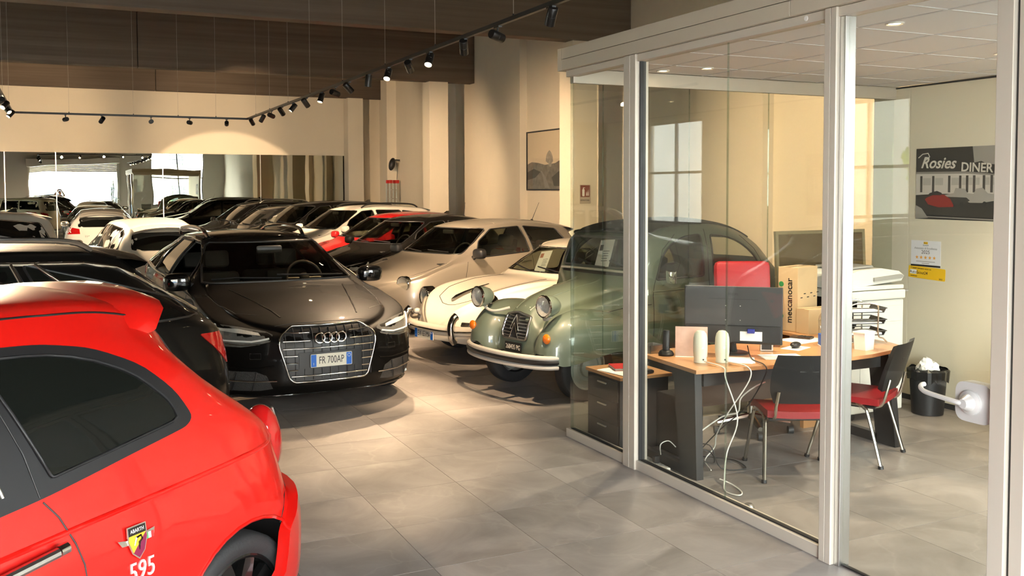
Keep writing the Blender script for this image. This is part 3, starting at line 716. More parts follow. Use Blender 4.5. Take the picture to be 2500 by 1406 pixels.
        if both:
            mb2 = MB(); mb2.v = [(x, -y, z) for x, y, z in mb.v]; mb2.f = [f[::-1] for f in mb.f]
            link(name, mb2.mesh(name, 40 if smooth else None), m, parent or s.root)
        return o
    def line(s, name, view, pts, r, m, off=.0, side=1, closed=False, both=False, parent=None, n=6, dens=.05):
        """trim strip or shut line that follows the body"""
        P = []; k = len(pts)
        for i in range(k if closed else k - 1):
            a, b = pts[i], pts[(i + 1) % k]; q = max(1, int(math.hypot(b[0] - a[0], b[1] - a[1]) / dens))
            P += [(a[0] + (b[0] - a[0]) * j / q, a[1] + (b[1] - a[1]) * j / q) for j in range(q)]
        if not closed: P.append(pts[-1])
        for sd in ((side, -side) if both else (side,)):
            if view in ('front', 'rear'): V = s.on(view, [((a if sd == side else -a), b) for a, b in P], off)
            elif view == 'top': V = s.on(view, [(a, (b if sd == side else -b)) for a, b in P], off)
            else: V = s.on(view, P, off, sd)
            o = MB().tube(V, r, n, closed).build(name, m, parent or s.root, smooth=60)
        return o
    def wheels(s, xf, xr, R, ym, rim=.72, w=.2, style='spoke5', rimmat=None, show=('f', 'r'), tuck=.02, arch=1.1, liner=True, yr=None, archz=None):
        """wheels, wheel-arch openings are cut before"""
        rm = rimmat or M_ALU
        for x, tagx in ((xf, 'f'), (xr, 'r')):
            for sd in (1, -1):
                yo = (yr if (tagx == 'r' and yr) else ym)
                Mx = frame((x, sd * (yo - tuck), R), (1, 0, 0), (0, 0, 1)) if sd == -1 else frame((x, sd * (yo - tuck), R), (-1, 0, 0), (0, 0, 1))
                # local z points outwards
                rr = R * rim
                ty = MB().lathe([(rr, -w), (R * .94, -w), (R * .985, -w * .88), (R, -w * .6), (R, -w * .3), (R * .985, -w * .1), (R * .95, -.004), (R * .86, .004), (rr + .008, -.006), (rr, -.012), (rr, -w)], 44, Mx)
                t = ty.build('wheel', M_RUBBER, s.root, smooth=50)
                rb = MB().lathe([(rr + .002, -.012), (rr - .006, -.008), (rr - .016, -.016), (rr - .02, -.06), (rr - .02, -w * .95)], 44, Mx)
                if style == 'steel':
                    rb.lathe([(rr - .018, -.04), (rr * .8, -.05), (rr * .6, -.02), (rr * .42, -.03), (rr * .40, -.005), (rr * .3, .012), (0, .018)], 36, Mx)
                else:
                    ns = {'spoke5': 5, 'spoke10': 10, 'spoke7': 7}.get(style, 5)
                    rb.lathe([(rr * .24, -.03), (rr * .24, -.012), (rr * .16, -.006), (0, -.006)], 20, Mx)
                    for k in range(ns):
                        an = 2 * PI * k / ns; wa = .5 / ns * 2; c0 = .18 * rr; c1 = rr - .012
                        q = []
                        for rad, hw, h in ((c0, .05 * 5 / ns + .012, -.014), (c1, .034 * 5 / ns + .008, -.02)):
                            for sg in (-1, 1):
                                q.append(Vector((rad * math.cos(an) - sg * hw * math.sin(an), rad * math.sin(an) + sg * hw * math.cos(an), h)))
                        q2 = [p - Vector((0, 0, .03)) for p in q]; vs_ = [Mx @ p for p in q + q2]
                        rb.add(vs_, [(0, 1, 3, 2), (4, 6, 7, 5), (0, 4, 5, 1), (2, 3, 7, 6), (0, 2, 6, 4), (1, 5, 7, 3)])
                    rb.lathe([(rr - .03, -.12), (rr * .3, -.12)], 24, Mx)
                rb.build('rim', rm, t, smooth=40)
                if liner:
                    ra = R * arch; ln = []
                    for i in range(17):
                        an = PI * i / 16; zc_ = archz if archz else R
                        xa, za = x + ra * math.cos(an), zc_ + ra * math.sin(an); hy = abs(s.hit('side', xa, max(za, s.zu(x) + .12), sd)[0].y) - .012
                        ln.append([(xa, sd * min(yo - .02, hy), za), (xa, sd * (yo - w - .14), za)])
                    lb = MB().grid(ln); c = [(x + ra * math.cos(PI * i / 16), sd * (yo - w - .14), (archz or R) + ra * math.sin(PI * i / 16)) for i in range(17)]
                    lb.add(c, [tuple(range(17))]); lb.build('wheel_well', M_BLACK, s.root)
    def arch_poly(s, x, R, z=None, k=14, low=.05):
        z = R if z is None else z
        return [(x + R * math.cos(PI * i / k), z + R * math.sin(PI * i / k)) for i in range(k + 1)] + [(x - R, low), (x + R, low)]
    def seats(s, x, y, z=.38, h=.62, m=None, rake=.22, w=.46):
        for sy in (y, -y):
            mm = m or M_SEAT
            MB().box(x - .25, x + .22, sy - w / 2, sy + w / 2, z - .12, z + .08, .04).build('seat', mm, s.root)
            Mr = Matrix.Translation((x + .2, sy, z)) @ Matrix.Rotation(rake, 4, 'Y')
            MB().box(-.05, .07, -w / 2, w / 2, 0, h, .05, Mr).build('backrest', mm, s.root)
            MB().box(-.03, .06, -.13, .13, h + .05, h + .23, .035, Mr).build('headrest', mm, s.root)
    def cabin(s, x0, x1, w, z0=.3, zd=.95, m=None):
        mm = m or M_INT
        MB().box(x0, x1, -w, w, z0 - .05, z0).build('cabin_floor', mm, s.root, smooth=None)
        MB().prism(rounded([(x0 - .25, zd - .3), (x0 + .35, zd - .3), (x0 + .35, zd - .02), (x0 + .2, zd + .02), (x0 - .25, zd - .03)], .04, 3), 'y', -w, w).build('dashboard', mm, s.root)
        for sy in (1, -1): MB().box(x0, x1, sy * w, sy * (w + .03), z0, zd - .06).build('door_card', mm, s.root, smooth=None)
    def steering(s, x, y, z, r=.185):
        Mx = Matrix.Translation((x, y, z)) @ Matrix.Rotation(-1.15, 4, 'Y'); b = MB()
        b.tube([Mx @ Vector((r * math.cos(2 * PI * i / 28), r * math.sin(2 * PI * i / 28), 0)) for i in range(28)], .015, 8, True)
        b.sphere((0, 0, 0), .06, .06, .03, 12, 8, Mx)
        for an in (0, PI, -PI / 2): b.tube([Mx @ Vector((0, 0, 0)), Mx @ Vector((r * math.sin(an), r * math.cos(an), 0))], .014, 6)
        b.build('steering_wheel', M_BLACK, s.root)
    def mirror(s, x, y, z, m, sz=(.11, .2, .14), both=True, glassm=None):
        for sd in ((1, -1) if both else (math.copysign(1, y),)):
            yy = abs(y) * sd
            b = MB().sphere((x, yy, z), sz[0] / 2 * 1.2, sz[1] / 2 * 1.05, sz[2] / 2 * 1.05, 20, 14)
            sq = lambda v, c_, h_: c_ + math.copysign(abs((v - c_) / h_) ** .62, v - c_) * h_
            b.v = [(min(sq(px, x, sz[0] * .6), x + sz[0] * .32), sq(py, yy, sz[1] * .525), sq(pz, z, sz[2] * .525) - .12 * sd * (py - yy) * 0) for px, py, pz in b.v]
            o = b.build('door_mirror', m, s.root, smooth=40)
            MB().tube([(x + .02, yy - sd * sz[1] * .4, z - .03), (x + .03, yy - sd * (sz[1] * .5 + .08), z - .07)], [.03, .035], 8).build('mirror_arm', M_BLACK, o)
            MB().sphere((x + sz[0] * .33, yy, z), .004, sz[1] / 2 * .88, sz[2] / 2 * .85, 16, 10).build('mirror_glass', M_CHROME, o)
    def plate(s, x, y, z, txt, w=.36, h=.11, nrm=(-1, 0, 0), black=False, tilt=0.0, tsx=.78, sz=None, both_blue=True, rz=0):
        up = Vector((tilt, 0, 1)); n = Vector(nrm).normalized(); ux = Vector((0, 0, 1)).cross(n).normalized() ; ux = Matrix.Rotation(rz, 3, 'Z') @ ux
        Mx = frame((x, y, z), ux, up)
        o = MB().prism(rounded([(-w / 2, -h / 2), (w / 2, -h / 2), (w / 2, h / 2), (-w / 2, h / 2)], .008, 3), 'z', -.004, .004, Mx).build('number_plate', M_BLACK if black else M_PLATE, s.root, smooth=None)
        if not black:
            for sg in ((-1, 1) if both_blue else (-1,)):
                MB().box(sg * (w / 2 - .0265) - .0225, sg * (w / 2 - .0265) + .0225, -h / 2 + .004, h / 2 - .004, .004, .0055, 0, Mx).build('plate_band', M_PBLUE, o, smooth=None)
            rg = MB().tube([Mx @ Vector((w / 2 - .0265 + .013 * math.cos(2 * PI * i / 14), h / 4 + .013 * math.sin(2 * PI * i / 14), .0058)) for i in range(14)], .0018, 5, True); rg.build('band_ring', M_PLATE, o)
            text('band_letter', 'I', .03, M_PLATE, o, Mx @ Matrix.Translation((-w / 2 + .0265, -h / 4, .0056)), .0006)
        text('plate_number', txt, sz or h * .86, M_PLATE if black else M_PTXT, o, Mx @ Matrix.Translation((0, -.002, .0045)), .0008, sx=tsx)
        return o
    def wiper(s, view, pts, side=1, name='wiper'):
        return s.line(name, view, pts, .009, M_BLACK, .015, side, n=5)
# ------------------------------------------------------------------ black estate facing the camera
M_PBLACK = paint('black_metallic_paint', (0.004, 0.0036, 0.0033), 0, .5)
def make_audi():
    c = Car('estate_car', 'black estate car with four-ring badge and plate FR 700AP facing the camera', (2.04, 7.86), 93.4, 4.93,
        top=[(0, .66), (.03, .735), (.10, .775), (.3, .835), (.7, .905), (1.1, .965), (1.38, 1.01), (1.5, 1.07), (1.85, 1.25), (2.2, 1.395), (2.5, 1.44), (3.0, 1.458), (3.6, 1.445), (4.2, 1.40), (4.4, 1.33), (4.7, 1.08), (4.82, .98), (4.9, .86), (4.93, .6)],
        crown=[(0, .03), (.3, .06), (1.3, .055), (1.6, .05), (2.2, .045), (3, .05), (4.3, .06), (4.93, .05)],
        belt=[(0, .58), (.15, .68), (.5, .80), (1.3, .925), (2.5, .96), (4, 1.0), (4.6, 1.0), (4.93, .55)],
        yb=[(0, .80), (.9, .885), (1.5, .875), (2.5, .88), (4, .86), (4.93, .8)], ymax=[(0, .88), (.35, .915), (.9, .937), (2.5, .937), (4, .93), (4.93, .87)],
        yt=[(0, .55), (.3, .66), (1.3, .74), (1.5, .72), (2.2, .60), (3, .585), (4.2, .54), (4.7, .62), (4.93, .6)], z3=[(0, .45), (1, .6), (4, .62), (4.93, .5)], zu=[(0, .19), (.4, .16), (4.5, .17), (4.93, .28)],
        fr=(.62, 2.35), rr=(.5, 2.5), nose=[(.15, .06), (.3, .0), (.65, .0), (.72, .03), (.8, .06)], nfade=.7, bow=.05)
    R = .338
    ws = [(.70, 1.05), (.745, 1.03), (.64, 1.22), (.565, 1.335), (.53, 1.36), (-.53, 1.36), (-.565, 1.335), (-.64, 1.22), (-.745, 1.03), (-.70, 1.05)]
    ws = [(-.735, 1.015), (.735, 1.015), (.66, 1.19), (.575, 1.335), (.53, 1.362), (-.53, 1.362), (-.575, 1.335), (-.66, 1.19)]
    sw1 = rounded([(1.72, .985), (2.62, .995), (2.58, 1.355), (2.36, 1.345), (2.12, 1.25)], .03, 2); sw2 = rounded([(2.72, 1.0), (3.52, 1.01), (3.50, 1.35), (2.68, 1.36)], .03, 2); sw3 = rounded([(3.60, 1.015), (4.35, 1.05), (4.2, 1.19), (4.02, 1.29), (3.58, 1.345)], .03, 2)
    c.cut('front', ws, lim=2.6)
    for w in (sw1, sw2, sw3): c.cut('side', w)
    for x in (.91, 3.82): c.cut('side', c.arch_poly(x, R + .035))
    c.finish(M_PBLACK)
    c.panel('windscreen', 'front', ws, glass('windscreen_glass', (.62, .60, .52), .05), .002, skirt=False, dens=.08)
    c.line('windscreen_seal', 'front', ws, .012, M_BLACK, .0, closed=True)
    for w in (sw2, sw3, sw1):
        for sd in (1, -1):
            if w is sw1 and sd == 1: continue
            c.panel('side_window', 'side', w, M_GLASSD, .002, sd, skirt=False, dens=.1)
    for w in (sw1, sw2, sw3): c.line('window_trim', 'side', w, .011, M_CHROME if w is sw3 else M_BLACK, .002, 1, True, both=True)
    c.line('beltline_trim', 'side', [(1.65, .975), (2.6, .985), (3.5, 1.0), (4.38, 1.035)], .011, M_CHROME, .004, both=True)
    c.line('window_line_trim', 'side', [(1.68, 1.0), (1.95, 1.16), (2.2, 1.295), (2.45, 1.365), (3.0, 1.385), (3.6, 1.37), (4.05, 1.30), (4.38, 1.06)], .010, M_CHROME, .004, both=True)
    for sd in (1, -1):   # roof rails
        pts = [(2.45, sd * .50, 1.40)] + [(x, sd * (.515 - .01 * (x - 2.5)), z) for x, z in ((2.6, 1.462), (2.8, 1.485), (3.2, 1.49), (3.7, 1.475), (4.05, 1.44))] + [(4.2, sd * .48, 1.385)]
        MB().tube(spline(pts, 4), .02, 10).build('roof_rail', M_CHROME, c.root)
    c.wheels(.91, 3.82, R, .925, .74, .225, 'spoke10', mat('graphite_rim', (.12, .12, .12), .3, .8), arch=1.1)
    # grille
    G = [(-.30, .742), (.30, .742), (.405, .665), (.415, .60), (.335, .325), (.30, .30), (-.30, .30), (-.335, .325), (-.415, .60), (-.405, .665)]
    g = c.panel('grille', 'front', rounded(G, .02, 2), M_BLACK, .006, dens=.09)
    c.line('grille_frame', 'front', rounded(inset2(G, -.005), .025, 3), .009, mat('dark_chrome', (.50, .49, .46), .12, 1.0), .010, closed=True, parent=g, n=8)
    hw = pchip([(.30, .31), (.33, .335), (.60, .405), (.66, .395), (.74, .30)])
    for z in (.695, .635, .575, .515, .455, .395, .345):
        w = hw(z) - .015
        segs = [(-w, w)] if z in (.575, .345) else ([(-w, -.17), (.17, w)] if z > .58 else [(-w, -.275), (.275, w)])
        for a, b in segs: c.line('grille_slat', 'front', [(a, z), (b, z)], .0065, M_CHROME, .014, parent=g)
    for i in range(-5, 6):
        x = i * .073; top_ = .735 - (0 if abs(x) < .3 else (abs(x) - .3) * .8)
        c.line('grille_rib', 'front', [(x, .315), (x, top_)], .0045, M_DKGREY, .010, parent=g)
    c.panel('plate_holder', 'front', [(-.265, .405), (.265, .405), (.265, .54), (-.265, .54)], M_BLACK, .016, dens=.1)
    px = c.hit('front', 0, .47)[0].x
    c.plate(px - .026, 0.0, .47, 'FR 700AP', tsx=.62, sz=.088)
    for k in range(4):
        y = (k - 1.5) * .0615; px = c.hit('front', y, .655)[0].x - .022
        MB().tube([(px, y + .042 * math.cos(2 * PI * i / 28), .657 + .042 * math.sin(2 * PI * i / 28)) for i in range(28)], .0065, 8, True).build('badge_ring', M_CHROME, g)
    # headlamps
    for sd in (1, -1):
        H = [(.455, .690), (.50, .715), (.70, .752), (.86, .775), (.895, .765), (.895, .70), (.885, .645), (.80, .602), (.70, .596), (.60, .612), (.485, .640)]
        H = [(y * sd, z) for y, z in H]
        h = c.panel('headlamp', 'front', H, mat('headlamp_bowl', (.20, .20, .19), .2, .5, bump=(45, .4)), .004, dens=.05)
        c.panel('lamp_reflector', 'front', [(y * sd, z) for y, z in ((.55, .685), (.84, .725), (.85, .745), (.70, .735), (.56, .705))], M_LAMP, .008, dens=.04, parent=h)
        c.line('light_guide', 'front', [(y * sd, z) for y, z in ((.49, .662), (.62, .642), (.81, .645), (.872, .73), (.875, .755))], .0085, mat('light_guide', (.85, .85, .82), .2), .012, parent=h)
        c.line('light_guide', 'front', [(y * sd, z) for y, z in ((.56, .622), (.70, .612), (.80, .622))], .005, M_CHROME, .012, parent=h)
        I = [(y * sd, z) for y, z in ((.47, .25), (.56, .235), (.86, .235), (.90, .28), (.90, .385), (.82, .40), (.60, .395), (.52, .36))]
        ip = c.panel('air_intake', 'front', I, mat('intake_mesh', (.03, .03, .03), .4, bump=(160, 1.0)), .004, dens=.06)
        c.line('intake_trim', 'front', [(y * sd, z) for y, z in ((.44, .315), (.60, .315), (.90, .325))], .0065, M_CHROME, .012, parent=ip)
        for y in (.62, .76): c.line('intake_rib', 'front', [(y * sd, .24), ((y - .03) * sd, .392)], .006, M_BLACK, .010, parent=ip)
        c.line('bumper_crease', 'front', [(y * sd, z) for y, z in ((.46, .44), (.6, .425), (.80, .43), (.92, .46))], .006, M_PBLACK, .003)
        c.line('bumper_gap', 'front', [(y * sd, z) for y, z in ((.60, .632), (.75, .60), (.9, .60), (.93, .60))], .0025, M_SEAL, .0)
        c.line('bonnet_gap', 'top', [(.42, .50 * sd), (.55, .66 * sd), (.9, .735 * sd), (1.3, .765 * sd)], .003, M_SEAL, .0)
        c.line('bonnet_crease', 'top', [(.30, .34 * sd), (.7, .42 * sd), (1.3, .55 * sd)], .008, M_PBLACK, -.002)
        c.line('washer_cap', 'front', [(.56 * sd, .50), (.64 * sd, .50), (.64 * sd, .545), (.56 * sd, .545)], .002, M_SEAL, .0, closed=True)
    c.line('lower_lip', 'front', [(-.93, .20), (-.6, .185), (0, .18), (.6, .185), (.93, .20)], .014, M_GLOSSBLK, .004)
    c.line('bonnet_edge_gap', 'front', [(-.42, .752), (-.3, .768), (0, .774), (.3, .768), (.42, .752)], .0025, M_SEAL, .0)
    for sd in (1, -1): c.line('door_gap', 'side', [(1.55, .30), (1.52, .75), (1.60, .95)], .003, M_SEAL, .0, sd); c.line('door_gap', 'side', [(2.66, .25), (2.66, .97)], .003, M_SEAL, .0, sd); c.line('sill_crease', 'side', [(1.3, .36), (3.4, .40)], .008, M_PBLACK, .0, sd); c.line('shoulder_crease', 'side', [(.95, .80), (2.5, .855), (4.6, .90)], .007, M_PBLACK, .0, sd)
    c.wiper('front', [(-.62, 1.035), (-.1, 1.055), (.05, 1.06)]); c.wiper('front', [(.02, 1.03), (.45, 1.045), (.66, 1.035)])
    c.mirror(1.62, .96, 1.03, M_GLOSSBLK, (.13, .24, .16))
    # cabin
    c.cabin(1.7, 4.5, .72, .32, .96); c.seats(2.35, .37, .42); c.seats(3.3, .42, .42, .55, w=.62); c.steering(1.98, -.37, .98)
    MB().box(1.93, 1.97, -.13, .13, 1.25, 1.33, .02).build('rear_view_mirror', M_DKGREY, c.root)
    MB().box(1.3, 1.9, .42, .58, .93, .935).build('notice_sheet', M_INT, c.root, smooth=None)
    return c
make_audi()
# ------------------------------------------------------------------ red hatchback in the foreground
M_RED500 = mat('bright_red_paint', (0.56, 0.008, 0.005), .35, 0, .25, .7)
def make_fiat():
    c = Car('small_hatchback', 'bright red small hatchback with 595 badge, nearest the camera', (-2.29, 2.30), 38.5, 3.63,
        top=[(0, .60), (.05, .70), (.2, .80), (.6, .92), (.88, .985), (1.2, 1.22), (1.55, 1.455), (1.9, 1.535), (2.3, 1.562), (2.65, 1.552), (2.86, 1.525), (2.98, 1.48), (3.12, 1.32), (3.32, 1.10), (3.51, .90), (3.60, .74), (3.63, .55)],
        crown=[(0, .06), (.5, .10), (1, .07), (1.6, .05), (2.5, .05), (3.1, .06), (3.4, .06), (3.63, .05)],
        belt=[(0, .5), (.3, .70), (.9, .885), (2.1, .97), (2.5, 1.03), (2.85, 1.06), (3.05, 1.05), (3.25, 1.0), (3.45, .86), (3.63, .5)],
        yb=[(0, .62), (.7, .735), (2, .752), (2.8, .735), (3.2, .71), (3.63, .62)], ymax=[(0, .70), (.77, .81), (2, .812), (3.1, .818), (3.63, .79)],
        yt=[(0, .42), (.85, .60), (1.6, .515), (2.3, .505), (2.9, .475), (3.15, .455), (3.35, .52), (3.63, .58)], z3=[(0, .5), (1, .64), (3, .66), (3.63, .48)], zu=[(0, .24), (.4, .19), (3.2, .2), (3.63, .27)],
        fr=(.62, 2.2), rr=(.55, 2.7), bow=.03, roof_r=.09, bulge=.02)
    R = .300
    qw = rounded([(2.285, 1.035), (2.815, 1.098), (2.79, 1.165), (2.70, 1.26), (2.56, 1.335), (2.40, 1.375), (2.16, 1.39)], [.01, .05, .03, .05, .08, .08, .01], 2)
    dw = rounded([(1.12, .965), (2.12, 1.02), (2.02, 1.39), (1.72, 1.375), (1.42, 1.25)], .02, 2)
    for x in (.77, 3.07): c.cut('side', c.arch_poly(x, .352, .315))
    c.cut('front', [(-.60, 1.0), (.60, 1.0), (.52, 1.35), (-.52, 1.35)], lim=1.8)
    c.finish(M_RED500)
    M_TRIM = mat('satin_black_trim', (.014, .014, .015), .45, 0, .3)
    c.panel('windscreen', 'front', [(-.60, 1.0), (.60, 1.0), (.52, 1.35), (-.52, 1.35)], M_GLASSD, .002, skirt=False)
    T_ = [(1.0, .905), (2.0, .962), (2.25, .985), (2.6, 1.035), (2.84, 1.066), (2.88, 1.09), (2.845, 1.185), (2.74, 1.295), (2.58, 1.372), (2.40, 1.408), (2.1, 1.425), (1.75, 1.42), (1.5, 1.35)]
    for sd in (1, -1):
        b = c.panel('window_surround', 'side', rounded(T_, .06, 3), M_TRIM, .004, sd, dens=.05)
        c.panel('quarter_window', 'side', qw, mat('dark_privacy_glass', (.006, .007, .006), .03, 0, .3, .0), .008, sd, dens=.05, parent=b)
        c.panel('door_window', 'side', dw, M_GLASSB, .008, sd, dens=.06, parent=b)
        c.line('window_edge', 'side', qw, .005, M_TRIM, .009, sd, True, parent=b)
        c.line('pillar_seam', 'side', [(2.235, .99), (2.215, 1.12), (2.13, 1.415)], .0028, M_SEAL, .005, sd, parent=b)
        c.line('chrome_strip', 'side', [(2.125, 1.02), (2.095, 1.15), (2.03, 1.385)], .006, M_ALU, .007, sd, parent=b)
        c.line('door_gap', 'side', [(2.245, .975), (2.285, .92), (2.325, .83), (2.345, .76), (2.35, .68), (2.34, .5), (2.26, .28)], .0032, M_SEAL, .0, sd)
        c.line('shoulder_crease', 'side', [(.6, .79), (1.6, .835), (2.4, .875), (3.1, .90), (3.38, .90)], .010, M_RED500, -.004, sd)
        c.line('bumper_gap', 'side', [(3.25, .60), (3.32, .68), (3.44, .715), (3.50, .72)], .003, M_SEAL, .0, sd)
        c.line('arch_lip', 'side', [(3.07 + .352 * math.cos(PI * i / 16), .315 + .352 * math.sin(PI * i / 16)) for i in range(17)], .008, M_RED500, -.002, sd)
        c.line('roof_gutter', 'top', [(1.62, .475 * sd), (2.0, .475 * sd), (2.5, .465 * sd), (2.85, .445 * sd), (3.08, .42 * sd)], .005, M_SEAL, -.001)
        # tail lamp
        p = c.hit('side', 3.42, .87, sd)[0]
        lb = MB().sphere((p.x - .01, p.y - sd * .045, .845), .095, .085, .165, 20, 14); lo = lb.build('tail_lamp', M_RED, c.root)
        MB().tube([(p.x + .03 + .03 * abs(math.cos(t * PI / 12)), p.y + sd * (.028 - .0 * t) - sd * .05, .875 + .12 * math.sin(t * PI / 12)) for t in range(-5, 6)], .006, 6).build('lamp_trim', M_CHROME, lo)
        # door handle
        hb = c.on('side', [(1.88, .80), (1.96, .805), (2.13, .82), (2.24, .83)], .032, sd)
        ha = MB().tube(spline(hb, 6), [.016] * 19, 10).build('door_handle', M_ALU, c.root)
        q = c.on('side', [(2.245, .831), (2.275, .834)], .028, sd); MB().tube(spline([q[0], q[1]], 4), .019, 12).build('handle_lock', M_CHROME, ha)
        c.panel('handle_recess', 'side', rounded([(1.92, .77), (2.14, .785), (2.14, .865), (1.92, .85)], .035, 4), M_RED500, .002, sd, dens=.03, parent=ha)
    # roof spoiler
    sp = []
    for i in range(15):
        y = -.49 + i * .07; e = max(0, 1 - (abs(y) / .495) ** 2.2)
        zr = c.hit('top', 2.85, y)[0].z + .004
        tx = 2.90 + .26 * max(e, 0) ** .5
        sp.append([(2.79, y, zr + .004), (2.88, y, zr + .012), (2.88 + (tx - 2.88) * .6, y, zr - .004 + .008 * e), (tx, y, zr - .012 - .03 * e), (tx - .012, y, zr - .018 - .045 * e), (2.90, y, zr - .022 - .09 * e)])
    MB().grid(sp).add(sp[0], [tuple(range(6))]).add(sp[-1], [tuple(range(6))]).build('roof_spoiler', M_RED500, c.root, smooth=45)
    c.panel('rear_window', 'rear', rounded([(-.48, 1.02), (.48, 1.02), (.43, 1.28), (-.43, 1.28)], .06, 3), M_GLASSB, .004, dens=.08)
    c.panel('rear_bumper', 'rear', rounded([(-.80, .31), (.80, .31), (.80, .60), (.70, .67), (.4, .685), (-.4, .685), (-.70, .67), (-.80, .60)], .04, 3), M_RED500, .042, dens=.06)
    c.line('bumper_crease', 'rear', [(-.66, .66), (-.4, .67), (0, .675), (.4, .67), (.66, .66)], .010, M_RED500, -.003)
    c.panel('rear_diffuser', 'rear', rounded([(-.5, .28), (.5, .28), (.56, .40), (-.56, .40)], .03, 2), M_BLACK, .004, dens=.1)
    c.wheels(.77, 3.07, R, .80, .735, .20, 'spoke10', mat('black_alloy', (.01, .01, .01), .25, .5, .5, .5), tuck=.03, arch=1.17, archz=.315)
    # badge: scorpion-shield style emblem and 595 script
    for sd in (-1,):
        p, n = c.hit('side', 2.54, .77, sd); Mx = frame(p + n * .003, (1, 0, 0.02), (0, 0, 1)); Mx = frame(p + n * .004, (1, 0, .0), (n.x * 0, n.y * 0 + .12, 1))
        wing = MB().prism([(-.075, .018), (-.03, .008), (.075, .022), (.07, .0), (.03, -.012), (-.06, -.004)], 'z', 0, .004, Mx).build('badge', M_CHROME, c.root, smooth=None)
        for k, colr in enumerate(((.05, .35, .1), (.85, .85, .82), (.6, .03, .03))): MB().box(.034 + k * .012, .045 + k * .012, -.008, .012, .004, .0048, 0, Mx).build('badge_flag', mat('flag_%d' % k, colr, .3), wing, smooth=None)
        SH = [(-.034, .046), (.034, .046), (.036, .005), (.022, -.035), (0, -.055), (-.022, -.035), (-.036, .005)]
        MB().prism(inset2(SH, -.004), 'z', .003, .007, Mx).build('shield_rim', M_CHROME, wing, smooth=None)
        MB().prism([(-.034, .02), (.034, .02), (-.022, -.035), (-.036, .005)], 'z', .007, .0082, Mx).build('shield_field', mat('badge_yellow', (.75, .42, .03), .3), wing, smooth=None)
        MB().prism([(.034, .02), (.036, .005), (.022, -.035), (0, -.055), (-.022, -.035)], 'z', .007, .0083, Mx).build('shield_field', mat('badge_maroon', (.18, .01, .05), .3), wing, smooth=None)
        MB().prism([(-.034, .046), (.034, .046), (.034, .02), (-.034, .02)], 'z', .007, .0082, Mx).build('shield_band', M_GLOSSBLK, wing, smooth=None)
        text('badge_name', 'ABARTH', .017, M_WHITEP, wing, Mx @ Matrix.Translation((0, .033, .0084)), .0004, sx=.85)
        sc_ = MB().tube([Mx @ Vector(q) for q in ((-.016, -.012, .0092), (-.006, .010, .0092), (.012, .014, .0092), (.016, .002, .0092), (.004, -.006, .0092), (.002, -.03, .0092))], [.002, .004, .0035, .003, .004, .001], 5); sc_.build('badge_mark', M_GLOSSBLK, wing)
        text('model_script', '595', .085, mat('silver_script', (.75, .74, .72), .3, .3), c.root, Mx @ Matrix.Translation((.008, -.10, .0)), .003, sx=.85, shear=.12)
    c.cabin(1.1, 2.9, .6, .32, .92)
    return c
make_fiat()
